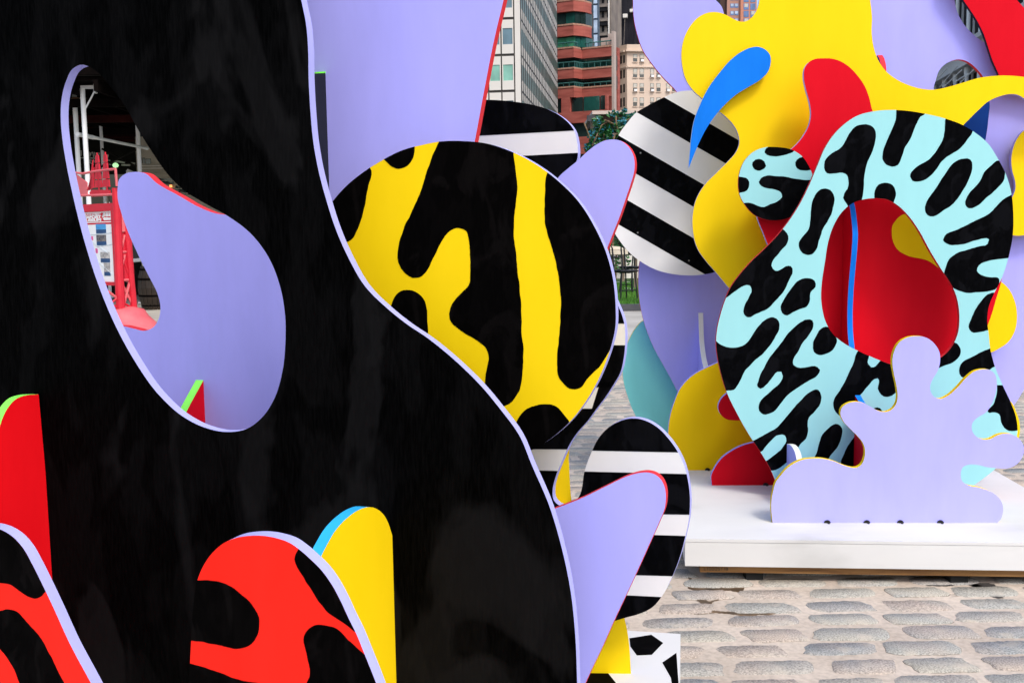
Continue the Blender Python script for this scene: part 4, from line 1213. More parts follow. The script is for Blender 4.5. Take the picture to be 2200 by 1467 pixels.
mb = MB(); mb.box((c.x - .12, YP - .5, c.z - .1), (c.x + .14, YP - .31, c.z + .09)); mb.build('wall_lamp', M['kerb'], t0)
for x in (1274, 1400):
    p = at_depth(x, 300, YP); mb = MB(); mb.box((p.x - .08, YP, 0.1), (p.x + .08, YP + .16, at_depth(1275, 262, YP).z - .002)); mb.build('post', M['post'], t0)
# shrub at the back of the lawn
YQ = 33.5
c = at_depth(1322, 512, YQ)
t0 = thing('shrub', 'bright green shrub behind the cream tabletop', 'plant', (c.x, YQ, 0.12))
mb = MB(); leaves(mb, (c.x, YQ, c.z), (.5, .4, .35), 260, .07, rg); leaves(mb, (c.x, YQ, c.z - .7), (.5, .4, .5), 260, .07, rg); tag(mb.build('foliage', [leafm], t0), kind='stuff')
mb = MB(); mb.tube([(c.x, YQ, 0.1), (c.x + .03, YQ, c.z - .5), (c.x - .04, YQ, c.z)], [.04, .03, .015], 6); mb.build('stem', M['stem'], t0)
# dark shop row closing the view below the brick block
Z_ = facing(1300, 400, 62.0, 0.1)
t0 = thing('shop_row', 'dark single-storey shop row below the brick block', 'building', Z_.P(0, 0))
u0, u1 = Z_.uz(1180, 400)[0], Z_.uz(1480, 400)[0]
zt = Z_.uz(1250, 331)[1]
mb = MB(); pbox(mb, Z_, u0, u1, 0, zt, -5, 0); mb.build('wall', M['shopdark'], t0)
for k in range(6):
    a = u0 + (u1 - u0) * (k + .1) / 6; b_ = u0 + (u1 - u0) * (k + .9) / 6
    mb = MB(); pbox(mb, Z_, a, b_, .6, 3.0, 0.001, 0.05); mb.build('window', M['gdark'], t0)
# ================================================================== the near sculpture
ZD = 0.20                                   # top of both wooden plinths
TA = 0.35
corner = on_z(1462, 1361, ZD)
LS = thing('painted_sculpture', 'tall black cut-out sculpture with leaf-shaped hole filling the left half, lilac and tiger-striped boards', 'sculpture',
           (corner.x - 1.3, corner.y - 0.7, 0))

# plinth painted white with black polygons
b2 = on_z(1352, 1354, ZD)
e = (corner - b2); e.z = 0; e.normalize()
s = on_z(1459, 1467, ZD) - corner; s.z = 0; s.normalize()
p0 = corner; p1 = corner - e * 5.2; p2 = p1 + s * 2.1; p3 = corner + s * 2.1
mb = MB()
low = lambda p, z: (p.x, p.y, z)
mb.hexa([low(p3, 0.05), low(p0, 0.05), low(p1, 0.05), low(p2, 0.05), low(p3, ZD), low(p0, ZD), low(p1, ZD), low(p2, ZD)])
lpl = mb.build('plinth', M['plinth'], LS)
lpl['label'] = 'white plinth painted with black polygons'
def flat_patch(name, pxs, mat, parent, z):
    q = [on_z(x, y, z) for x, y in pxs]
    if area([(p.x, p.y) for p in q]) < 0: q.reverse()
    m = MB()
    n = len(q)
    m.v = [Vector((p.x, p.y, z + 0.0009)) for p in q] + [Vector((p.x, p.y, z + 0.0002)) for p in q]
    m.f = [tuple(range(n)), tuple(range(2 * n - 1, n - 1, -1))] + [(n + i, n + (i + 1) % n, (i + 1) % n, i) for i in range(n)]
    m.m = [0] * len(m.f)
    return m.build(name, mat, parent)
for l in ([(600, 1238), (712, 1220), (772, 1262), (714, 1322), (638, 1325), (605, 1280)],
          [(768, 1362), (840, 1312), (851, 1467), (850, 1600), (760, 1640), (816, 1467), (812, 1440)],
          [(300, 1405), (400, 1412), (490, 1415), (532, 1467), (590, 1540), (420, 1600), (280, 1520)]):
    flat_patch('painted_polygon', px('S4', l), M['black'], lpl, ZD)
mb = MB()
for k in (0.08, 1.0, 1.95):
    a = p0 + s * k - e * 0.06; c = p1 + s * k + e * 0.06; d = s * 0.045
    mb.hexa([low(a + d, 0.0), low(a - d, 0.0), low(c - d, 0.0), low(c + d, 0.0), low(a + d, 0.049), low(a - d, 0.049), low(c - d, 0.049), low(c + d, 0.049)])
WOOD = mixed('raw_pine', [(0.11, 0.045, 0.011), (0.20, 0.095, 0.026), (0.27, 0.14, 0.045)], scale=(1.2, 30, 60), rough=0.7, bump=0.3, bscale=40)
mb.build('plinth_beam', WOOD, LS)

A = facing(1150, 1000, 2.65, TA)
out = [(285, 0), (315, 150), (328, 300), (332, 500), (343, 700), (362, 900), (395, 1080), (440, 1250), (505, 1450)]
out = [(600, -330), (622, -160)] + px('R2', out) + px('R8', [(100, 560), (170, 680), (270, 780), (355, 848), (440, 905), (580, 1020), (690, 1130), (760, 1215), (850, 1340), (900, 1460)])
out += px('S4', [(190, 560), (250, 760), (300, 1000), (325, 1250), (333, 1467)]) + [(1243, 1560), (1243, 1900, 1), (-320, 1900, 1), (-320, -330, 1)]
hole = px('R6', [(130, 35), (100, 50), (75, 95), (58, 160), (54, 240), (62, 330), (75, 410), (100, 530), (140, 690), (190, 850), (255, 1010), (330, 1150),
                 (430, 1290), (520, 1370), (600, 1410), (690, 1427), (760, 1415), (820, 1370), (865, 1300), (895, 1200), (907, 1080), (905, 980), (885, 870),
                 (840, 760), (770, 670), (690, 610), (600, 560), (520, 510), (460, 450), (400, 365), (350, 285)]) + [(268, 228), (238, 188), (205, 152), (190, 143)]
panel('black_panel', 'big black panel with leaf-shaped hole', LS, A, out, (M['blackbig'], M['paleL'], M['blackbig']), [hole], floor=ZD, th=0.032)

# the red fin, far left
f1 = fin(A, 100, 1050, 'R')
panel('red_fin', 'red fin edged in lime green', LS, f1,
      [(83, 847, 1), (59, 848.5), (36, 856), (18, 874), (7, 894), (0, 914), (-40, 1080), (-60, 1300), (-60, 1600, 1), (150, 1600, 1), (119, 1254)], (M['scarlet'], M['green']), floor=ZD)
f2 = fin(A, 847, 1300, 'R')
panel('yellow_fin', 'yellow fin edged in blue', LS, f2,
      px('S7', [(1618, 320), (1590, 240), (1550, 180), (1500, 145), (1440, 137), (1380, 155), (1290, 215), (1200, 310), (1140, 410), (1090, 510)]) +
      [(672, 1260), (656, 1400), (650, 1560), (650, 1800, 1), (872, 1800, 1), (855.7, 1467)], (M['yellow'], M['skyb']), floor=ZD, th=0.032)

# orange boards in front
B = facing(600, 1300, 2.06, TA)
o3 = px('S7', [(105, 1200), (125, 900), (155, 690), (200, 580), (270, 480), (360, 405), (450, 368), (550, 353), (650, 353), (750, 370), (850, 405), (930, 460),
               (1010, 530), (1090, 610), (1170, 720), (1240, 850), (1300, 980), (1350, 1080), (1420, 1250), (1500, 1450)]) + [(840, 1560), (900, 1750), (960, 2100, 1), (395, 2100, 1), (404, 1560)]
sp = spots('S7', M['black'], [
    [(90, 690), (155, 688), (230, 688), (330, 703), (420, 745), (500, 805), (560, 860), (600, 920), (623, 990), (622, 1060), (600, 1120), (565, 1170), (520, 1195), (470, 1205), (400, 1195), (300, 1172), (200, 1155), (110, 1142), (40, 1130), (30, 900)],
    [(985, 410), (925, 455), (900, 490), (892, 530), (910, 590), (960, 670), (1010, 750), (1050, 810), (1100, 880), (1150, 935), (1210, 975), (1270, 1020), (1345, 1075), (1430, 1130), (1500, 1100), (1250, 650), (1100, 480)],
    [(1005, 1400), (990, 1280), (968, 1180), (962, 1110), (985, 1065), (1030, 1035), (1085, 1025), (1150, 1035), (1210, 1055), (1270, 1110), (1340, 1180), (1420, 1250), (1520, 1330), (1700, 1700), (1100, 1800), (950, 1600), (980, 1467)],
    [(40, 1305), (100, 1318), (200, 1345), (320, 1385), (430, 1425), (520, 1450), (630, 1467), (720, 1500), (720, 1750), (40, 1750)]])
panel('orange_panel', 'orange-red panel with black tiger spots, beside the yellow fin', LS, B, o3, (M['orange'], M['paleL']), (), sp, floor=ZD, th=0.033)
B2 = facing(80, 1300, 2.5, TA)
o4 = px('S6', [(0, 740), (60, 775), (110, 830), (150, 900), (200, 1000), (250, 1105), (330, 1280), (430, 1467), (560, 1720), (760, 2200, 1), (-520, 2200, 1), (-500, 1400), (-380, 900), (-200, 750), (-90, 725)])
sp = spots('S6', M['black'], [
    [(-250, 960), (-100, 985), (0, 993), (50, 1000), (90, 1030), (130, 1055), (165, 1066), (200, 1055), (218, 1030), (260, 1000), (150, 700), (0, 650), (-250, 650)],
    [(-60, 1140), (0, 1125), (40, 1118), (80, 1130), (130, 1180), (190, 1250), (230, 1320), (270, 1400), (305, 1467), (345, 1560), (340, 1700), (160, 1640), (95, 1467), (50, 1370), (0, 1305), (-60, 1220)]])
panel('orange_panel', 'orange-red panel with black tiger spots at the left edge', LS, B2, o4, (M['orange'], M['paleL']), (), sp, floor=ZD, th=0.033)

# behind the hole
H = facing(450, 700, 4.6, TA)
oh = px('R6', [(270, 500), (275, 470), (300, 448), (335, 441), (370, 445), (420, 485), (500, 530), (580, 575), (640, 598), (700, 606), (800, 640)]) + \
    [(640, 500), (720, 620), (760, 800), (740, 1100), (700, 1900, 1), (200, 1900, 1), (160, 1000), (190, 760), (225, 706)] + \
    px('R6', [(280, 1025), (330, 1035), (375, 1043), (405, 1030), (425, 1000), (432, 950), (420, 900), (390, 840), (350, 760), (310, 670), (285, 600), (270, 540)])
panel('lilac_panel', 'lilac panel behind the leaf-shaped hole', LS, H, oh, (M['lilac'], M['rimred']), floor=0.0, th=0.05)
f3 = fin(H, 439, 860, 'R')
panel('red_fin', 'small red wedge edged in lime green inside the hole', LS, f3,
      [(437.9, 815, 1), (441, 905), (449, 1060, 1), (330, 1060, 1), (402.8, 880)], (M['red'], M['green']), th=0.04)

# upper right of the black panel
Lp = facing(900, 300, 3.15, TA)
panel('lilac_panel', 'tall lilac panel edged in red, top centre', LS, Lp,
      [(1118, -160), (1082, 0), (1061, 89), (1041, 191), (1024, 283), (1012, 345), (985, 470), (930, 640), (820, 720), (700, 700), (652, 560), (645, 300), (640, 0), (630, -320, 1), (1150, -320, 1)],
      (M['lilac'], M['rimred']), th=0.03)
f4 = fin(Lp, 704, 300, 'R')
panel('charcoal_fin', 'narrow charcoal fin against the tall lilac panel', LS, f4,
      [(640, 161, 1), (700, 157, 1), (703, 221.5), (710, 324), (716, 436), (722, 520, 1), (640, 520, 1)], (M['charcoal'], M['green']), th=0.028)
gs = Lp.rect(672, 155.3, 700, 159.6)
mb = MB(); pbox(mb, Lp, gs[0], gs[1], gs[2], gs[3], 0.001, 0.004)
mb.build('slot_edge', M['green'], LS)

Cp = facing(1000, 600, 2.95, TA)
oc = px('R8', [(-30, 400), (20, 325), (100, 235), (170, 180), (250, 130), (330, 90), (420, 65), (500, 50), (600, 48), (700, 58), (820, 97), (920, 150), (1020, 225), (1100, 305), (1180, 430),
               (1225, 530), (1255, 640), (1268, 760), (1266, 870), (1253, 930), (1223, 1020), (1188, 1100), (1128, 1200), (1058, 1285), (988, 1345), (918, 1390), (850, 1415), (700, 1400), (450, 1300), (200, 1050), (40, 800), (-30, 600)])
sp = spots('R8', M['black'], [
    [(0, 320), (60, 230), (150, 150), (190, 160), (198, 178), (200, 195), (188, 240), (170, 330), (140, 430), (110, 480), (88, 490), (30, 470)],
    [(250, 110), (255, 128), (265, 138), (290, 160), (320, 171), (345, 162), (368, 145), (385, 110), (389, 80), (385, 50), (320, 50)],
    [(500, 25), (495, 50), (480, 80), (450, 160), (410, 280), (370, 370), (330, 460), (316, 530), (320, 580), (345, 625), (380, 645), (410, 645), (440, 620), (470, 560), (500, 500), (545, 440), (575, 428), (610, 440), (625, 470),
     (632, 540), (632, 620), (625, 680), (600, 705), (560, 750), (543, 790), (545, 830), (570, 860), (620, 895), (670, 925), (700, 950), (712, 990), (702, 1060), (697, 1115), (690, 1180), (740, 1240), (775, 1211), (810, 1190), (845, 1140),
     (860, 1080), (865, 980), (858, 880), (857, 800), (852, 720), (840, 620), (830, 520), (822, 420), (830, 340), (838, 260), (830, 160), (822, 100), (815, 60), (700, 20)],
    [(1020, 150), (970, 185), (962, 230), (958, 300), (960, 400), (975, 470), (995, 530), (1015, 620), (1028, 720), (1027, 820), (1020, 920), (1012, 1010), (1018, 1070), (1045, 1115), (1080, 1133), (1115, 1125), (1140, 1090), (1170, 1060),
     (1210, 1020), (1235, 980), (1256, 930), (1290, 860), (1330, 700), (1300, 480), (1150, 250)],
    [(270, 800), (285, 765), (295, 740), (320, 708), (355, 697), (400, 712), (430, 740), (442, 780), (446, 840), (443, 900), (400, 960), (300, 900)],
    [(830, 1340), (838, 1270), (870, 1225), (920, 1203), (970, 1198), (1010, 1210), (1045, 1245), (1068, 1285), (1060, 1340), (960, 1430), (850, 1440)]])
panel('yellow_disc', 'yellow disc with black tiger stripes', LS, Cp, oc, (M['yellow'], M['paleL']), (), sp, th=0.03)

Tp = facing(1130, 280, 3.42, TA)
ot = px('R3', [(-60, 915), (60, 902), (180, 901), (300, 905), (450, 920), (600, 945), (750, 990), (860, 1050), (930, 1110), (975, 1170), (1000, 1250), (1012, 1340), (1010, 1420), (985, 1490), (900, 1640), (600, 2000), (0, 2050), (-150, 1500)])
st = [('painted_stripe', px('R3', [(-300, 700), (1300, 700), (1300, 1160), (110, 1225), (-300, 1247)]), M['blackb'], 1),
      ('painted_stripe', px('R3', [(-300, 1448), (515, 1405), (1020, 1378), (1300, 1363), (1300, 1640), (-300, 1740)]), M['blackb'], 1)]
panel('striped_panel', 'round-shouldered panel in black and white bands, beside the office block', LS, Tp, ot, (M['white'], M['paleL']), (), st, th=0.03)

Sp = facing(1300, 400, 3.2, TA)
os_ = px('R7', [(425, 565), (480, 515), (545, 462), (600, 410), (650, 372), (700, 347), (752, 339), (800, 347), (838, 373), (866, 410), (881, 450), (885, 490), (880, 540), (863, 600), (833, 690), (788, 820), (748, 920), (715, 1005), (660, 1130), (560, 1050), (420, 850), (380, 660)])
panel('lilac_panel', 'small lilac tongue edged in red, below the vine', LS, Sp, os_, (M['lilac'], M['rimred']), th=0.03)

# looping black and white board
Up = facing(1350, 1100, 3.04, TA)
ou = [(1290, 600), (1316, 632)] + px('S3', [(670, 168), (688, 210), (706, 270), (714, 340), (714, 400), (704, 500), (686, 580), (637, 668), (588, 743), (538, 809), (479, 889), (409, 969), (369, 1029), (330, 1110), (300, 1180), (270, 1260), (256, 1330), (264, 1390), (292, 1420), (345, 1430), (395, 1400),
               (430, 1355), (440, 1320), (455, 1220), (480, 1140), (505, 1080), (540, 1010), (600, 940), (670, 897), (740, 877), (790, 877), (850, 893), (918, 933), (986, 1002), (1045, 1086), (1085, 1172), (1110, 1270), (1122, 1380), (1121, 1440)]) + \
     px('S4', [(905, 620), (885, 720), (855, 830), (815, 930), (766, 1023), (718, 1078), (648, 1113), (590, 1129), (520, 1150), (420, 1180)]) + [(1200, 1360), (1120, 1280), (1080, 1100), (1090, 990), (1140, 930), (1210, 830), (1270, 720)]
q = lambda l: ('painted_stripe', l, M['blackb'], 1)
st = [q([(1200, 560), (1420, 560), (1420, 695), (1200, 695)]),
      q([(1180, 741.5), (1400, 741.5), (1400, 832), (1180, 831.5)]),
      q([(1040, 878), (1272, 877.6), (1290, 820), (1520, 820), (1560, 973.6), (1272, 967.5), (1252, 965), (1040, 964)]),
      q([(1040, 1010), (1151, 1010), (1257, 1012.5), (1478, 1018), (1560, 1020), (1560, 1106), (1428, 1104.4), (1040, 1100)]),
      q([(1200, 1144), (1405, 1148.6), (1476, 1150.7), (1560, 1153), (1560, 1240), (1449, 1237), (1369, 1234.8), (1200, 1230)]),
      q([(1200, 1271), (1346, 1278), (1426, 1282), (1560, 1289), (1560, 1440), (1200, 1440)])]
panel('looping_striped_panel', 'looping panel in black and white bands', LS, Up, ou, (M['white'], M['paleL']), (), st, th=0.03)

Wp = facing(1350, 1150, 2.8, TA)
ow = px('S4', [(150, 605), (215, 578), (350, 525), (480, 462), (600, 407), (650, 394), (700, 392), (735, 404), (763, 430), (781, 470), (786, 520), (778, 580), (758, 630), (700, 760), (600, 980), (520, 1150), (460, 1285), (400, 1410), (340, 1550), (260, 1900, 1), (60, 1900, 1), (60, 900)])
panel('lilac_panel', 'lilac wedge edged in red in front of the looping stripes', LS, Wp, ow, (M['lilac'], M['rimred']), floor=ZD, th=0.03)

yb = on_z(1310, 1446, ZD)
Yp = facing(1310, 1446, yb.y, 0.06)
panel('yellow_panel', 'low yellow panel standing behind the looping stripes', LS, Yp,
      [(1219, 958), (1222, 985), (1224, 1025), (1228, 1075), (1255, 1180), (1305, 1260), (1341, 1325), (1349, 1363), (1356, 1450, 1), (1140, 1450, 1), (1120, 1200), (1150, 1040), (1195, 965)],
      (M['yellow'], M['paleL']), floor=ZD, th=0.02)
# ================================================================== the far sculpture
c0, c1, c2 = on_z(1471, 1157, ZD), on_z(2412, 1168, ZD), on_z(2138, 1011, ZD)
RS = thing('painted_sculpture', 'cyan cut-out sculpture with black markings on white plinth, among yellow, red and lilac boards', 'sculpture', (c0.x + 0.9, c0.y + 1.0, 0))
c3, c4 = on_z(2070, 972, ZD), on_z(1438, 984, ZD)
ring = [c0, c1, c2, c3, c4]
cen = sum((p for p in ring), Vector()) / 5
def prism(ring, z0, z1, inset=0.0):
    r = [p + (cen - p).normalized() * inset for p in ring]
    m = MB(); n = len(r)
    m.v = [Vector((p.x, p.y, z0)) for p in r] + [Vector((p.x, p.y, z1)) for p in r]
    m.f = [tuple(range(n))[::-1], tuple(range(n, 2 * n))] + [(i, (i + 1) % n, n + (i + 1) % n, n + i) for i in range(n)]
    m.m = [0] * len(m.f)
    return m
prism(ring, ZD - 0.014, ZD).build('plinth_deck', M['plinth'], RS)
prism(ring, 0.071, ZD - 0.0155, 0.003).build('plinth_skirt', M['plinth'], RS)
fd = (c1 - c0); fd.z = 0; fd.normalize(); fb = Vector((-fd.y, fd.x, 0))
RUB = mixed('black_rubber', [(0.004, 0.004, 0.004), (0.01, 0.01, 0.01)], rough=0.9)  # shims coloured black to merge with the shade under the plinth
for k in (0.022, 0.62, 1.2):
    m = MB()
    a = c0 + fd * (0.07 + 0.1 * k) + fb * k; L = 2.35 - 0.9 * k
    q_ = [a, a + fd * L, a + fd * L + fb * 0.09, a + fb * 0.09]
    m.hexa([Vector((p.x, p.y, 0.036)) for p in q_] + [Vector((p.x, p.y, 0.0705)) for p in q_])
    bm_ = m.build('plinth_beam', WOOD, RS)
    if k < 0.1: beam = bm_
    for j in range(3):
        m = MB()
        p = a + fd * (0.25 + j * (L - 0.5) / 2) + fb * 0.055
        m.box((p.x - 0.04, p.y - 0.035, -0.004), (p.x + 0.04, p.y + 0.035, 0.0358))
        m.build('pad', RUB, RS)
# the small ink stamp on the end of the front beam
ink = mixed('stamp_ink', [(0.01, 0.008, 0.005), (0.03, 0.02, 0.01)])
m = MB()
x = 0.012
for k, g in enumerate('L1000ST18'):
    w = 0.006 if g == '1' else 0.0105
    a = c0 + fd * (0.078 + x) + fb * 0.022
    for (u0, u1, z0, z1) in {'L': [(0, .2, 0, 1), (0, 1, 0, .18)], '1': [(.3, .7, 0, 1)], '0': [(0, .2, 0, 1), (.8, 1, 0, 1), (.2, .8, 0, .18), (.2, .8, .82, 1)],
                              'S': [(0, 1, 0, .16), (0, 1, .42, .58), (0, 1, .84, 1), (0, .2, .58, .84), (.8, 1, .16, .42)], 'T': [(.4, .6, 0, .84), (0, 1, .84, 1)],
                              '8': [(0, .2, 0, 1), (.8, 1, 0, 1), (.2, .8, 0, .16), (.2, .8, .42, .58), (.2, .8, .84, 1)]}[g]:
        p, r_ = a + fd * (u0 * w), a + fd * (u1 * w)
        za, zb = 0.046 + z0 * 0.014, 0.046 + z1 * 0.014
        o_ = fb * -0.0008
        m.poly([Vector((p.x, p.y, za)) + o_, Vector((r_.x, r_.y, za)) + o_, Vector((r_.x, r_.y, zb)) + o_, Vector((p.x, p.y, zb)) + o_])
    x += w + 0.003
m.build('ink_stamp', ink, beam)

def based(xa, xb, y):
    a, b = on_z(xa, y, ZD), on_z(xb, y, ZD)
    return Plane(a, (b.x - a.x, b.y - a.y))
def at_Y(Y, x=1800):
    return Plane(at_depth(x, 1000, Y), (PL.t.x, PL.t.y))
bolt_m = mixed('blackened_steel', [(0.004, 0.004, 0.004), (0.02, 0.018, 0.016)], rough=0.5)
def notch(pl, x, y, parent):
    m = MB()
    u, z = pl.uz(x, y)
    prof = [(0.016 * math.cos(a), 0.014 * math.sin(a)) for a in [math.pi * k / 8 for k in range(9)]]
    n = len(prof)
    m.v = [pl.P(u + p[0], ZD + 0.0005 + p[1], 0.0005) for p in prof] + [pl.P(u + p[0], ZD + 0.0005 + p[1], 0.006) for p in prof]
    m.f = [tuple(range(n)), tuple(range(2 * n - 1, n - 1, -1))] + [(i, i + 1, n + i + 1, n + i) for i in range(n - 1)] + [(n - 1, 0, n, 2 * n - 1)]
    m.m = [0] * len(m.f)
    m.lathe(pl.P(u + 0.004, ZD + 0.0006, 0.016), [(0.006, 0), (0.006, 0.004), (0.003, 0.006)], 8)
    m.build('bracket', bolt_m, parent)

PL = based(1660, 2142, 1122.7)
coral = px('S2', [(470, 1387, 1), (462, 1300), (465, 1230), (475, 1180), (490, 1130), (520, 1090), (560, 1045), (610, 1010), (660, 990), (720, 982), (780, 983), (850, 998), (910, 1022), (960, 1038), (1000, 1040), (1030, 1020), (1048, 980), (1053, 930), (1040, 885), (1010, 845), (960, 795), (915, 745),
               (897, 700), (905, 665), (940, 637), (990, 625), (1040, 633), (1090, 658), (1130, 680), (1180, 690), (1220, 675), (1250, 635), (1258, 590), (1252, 530), (1235, 450), (1225, 380), (1235, 310), (1270, 250), (1320, 220), (1380, 212), (1440, 222), (1490, 260), (1520, 310), (1525, 370), (1510, 430), (1480, 480),
               (1463, 520), (1465, 560), (1490, 595), (1525, 607), (1570, 590), (1630, 540), (1690, 475), (1740, 435), (1800, 420), (1840, 425), (1870, 450), (1882, 500), (1875, 570), (1850, 640), (1810, 695), (1760, 725), (1728, 760), (1725, 800), (1750, 840), (1795, 862), (1840, 860), (1890, 835), (1940, 825), (1990, 835),
               (2030, 865), (2053, 915), (2045, 965), (2010, 1015), (1960, 1040), (1900, 1042), (1830, 1038), (1760, 1022), (1710, 1020), (1670, 1035), (1655, 1080), (1665, 1125), (1700, 1150), (1770, 1165), (1840, 1190), (1890, 1225), (1918, 1270), (1922, 1320), (1905, 1365), (1885, 1387, 1)])
o = panel('lilac_panel', 'low lilac coral-shaped panel, yellow edge', RS, PL, coral, (M['lilac'], M['yellow']), floor=ZD, th=0.03)
for x in (1777, 1862, 1934, 2020): notch(PL, x, 1122, o)

PC = at_Y(5.26)
cy = [(1538.6, 735), (1540.5, 709.5), (1548, 676), (1558, 645), (1568, 621), (1588, 592), (1614, 562), (1643.5, 534), (1673, 503), (1697, 472), (1717, 441), (1739, 397), (1757.6, 352.5), (1772, 319), (1791, 290), (1813, 268), (1842, 249), (1875.4, 240), (1912, 236.8), (1952.7, 239), (1993, 246), (2030, 255), (2067, 268.6),
      (2096, 286), (2122, 308), (2144, 341.5), (2162.5, 378), (2173.5, 419), (2177, 463), (2176, 503), (2168, 547.6), (2151.5, 599), (2135, 632), (2124.5, 658), (2121, 687), (2124, 717), (2128, 752), (2137, 786), (2154, 827), (2173, 868), (2183, 897), (2186, 925), (2181, 950), (2165, 978), (2139, 1006), (2090, 1044), (2066, 1062),
      (2050, 1110, 1), (1700, 1110, 1), (1680, 1062), (1667, 1035), (1657, 1011), (1636, 974), (1609, 933), (1582, 885), (1561, 841), (1547.7, 796.6), (1541, 762.5)]
chole = px('S1', [(717, 1130), (722, 1050), (740, 930), (760, 810), (795, 710), (840, 640), (900, 590), (970, 566), (1040, 560), (1110, 570), (1170, 605), (1230, 665), (1290, 750), (1350, 860), (1420, 975), (1470, 1050), (1500, 1110), (1520, 1190), (1525, 1270), (1515, 1350), (1490, 1410), (1450, 1462), (1380, 1510), (1270, 1548),
               (1130, 1529), (1019, 1488), (926, 1446), (840, 1398), (790, 1355), (748, 1290), (725, 1210)])
s1 = spots('S1', M['blackb'], [
    [(735, 385), (738, 345), (770, 305), (830, 270), (860, 230), (890, 170), (930, 137), (975, 128), (1018, 145), (1037, 190), (1030, 240), (1010, 300), (985, 360), (970, 420), (968, 500), (957, 560), (940, 620), (890, 620), (865, 588), (847, 555), (852, 530), (870, 505), (880, 470), (868, 425), (840, 410), (790, 415), (752, 413)],
    [(1162, 40), (1155, 90), (1130, 160), (1095, 240), (1080, 290), (1078, 335), (1095, 365), (1130, 376), (1165, 365), (1187, 325), (1210, 260), (1245, 200), (1275, 120), (1297, 83), (1330, 60), (1320, 20), (1200, 10)],
    [(1447, 85), (1440, 140), (1430, 210), (1400, 270), (1350, 330), (1280, 375), (1245, 405), (1237, 435), (1250, 458), (1280, 462), (1330, 450), (1375, 410), (1420, 350), (1480, 300), (1530, 270), (1570, 220), (1605, 155), (1570, 100), (1490, 60)],
    [(1550, 330), (1588, 336), (1600, 370), (1590, 420), (1562, 490), (1530, 540), (1490, 590), (1430, 630), (1390, 660), (1352, 667), (1328, 645), (1325, 610), (1345, 560), (1380, 510), (1420, 450), (1460, 390), (1500, 345)],
    [(1757, 338), (1710, 370), (1670, 410), (1640, 470), (1600, 510), (1565, 560), (1560, 595), (1580, 617), (1620, 610), (1680, 560), (1740, 510), (1780, 460), (1792, 420), (1786, 375), (1775, 345)],
    [(1090, 470), (1135, 485), (1155, 530), (1145, 575), (1120, 610), (1060, 610), (1030, 575), (1028, 550), (1034, 515), (1055, 482)],
    [(730, 505), (770, 515), (792, 555), (790, 600), (770, 670), (730, 740), (705, 810), (690, 860), (660, 888), (620, 885), (590, 855), (588, 818), (615, 780), (645, 740), (655, 680), (660, 610), (680, 545)],
    [(507, 748), (527, 780), (520, 820), (480, 870), (440, 920), (428, 955), (450, 982), (480, 975), (510, 955), (540, 955), (550, 985), (535, 1030), (500, 1100), (450, 1160), (400, 1205), (340, 1235), (290, 1253), (266, 1235), (270, 1190), (295, 1140), (313, 1090), (300, 1066), (265, 1070), (220, 1100), (165, 1140), (120, 1150), (150, 1040), (300, 860), (420, 760), (480, 735)],
    [(640, 1025), (678, 1040), (683, 1075), (655, 1110), (653, 1150), (632, 1192), (590, 1208), (552, 1226), (520, 1245), (490, 1230), (480, 1195), (500, 1150), (540, 1090), (580, 1045)],
    [(1830, 540), (1780, 570), (1700, 650), (1600, 700), (1500, 750), (1440, 780), (1430, 805), (1450, 825), (1500, 833), (1560, 825), (1620, 805), (1670, 795), (1697, 803), (1690, 828), (1640, 840), (1570, 860), (1510, 880), (1460, 920), (1443, 965), (1435, 1010), (1470, 1070), (1500, 1090), (1550, 1107), (1620, 1108), (1700, 1100), (1733, 1092),
     (1760, 1050), (1757, 1033), (1700, 1020), (1650, 1005), (1626, 980), (1640, 950), (1700, 925), (1770, 913), (1815, 905), (1890, 900), (1920, 700), (1880, 520)],
    [(1715, 1110), (1690, 1120), (1660, 1150), (1625, 1200), (1595, 1260), (1580, 1310), (1595, 1338), (1640, 1340), (1695, 1330), (1740, 1320), (1760, 1200), (1740, 1110)]])
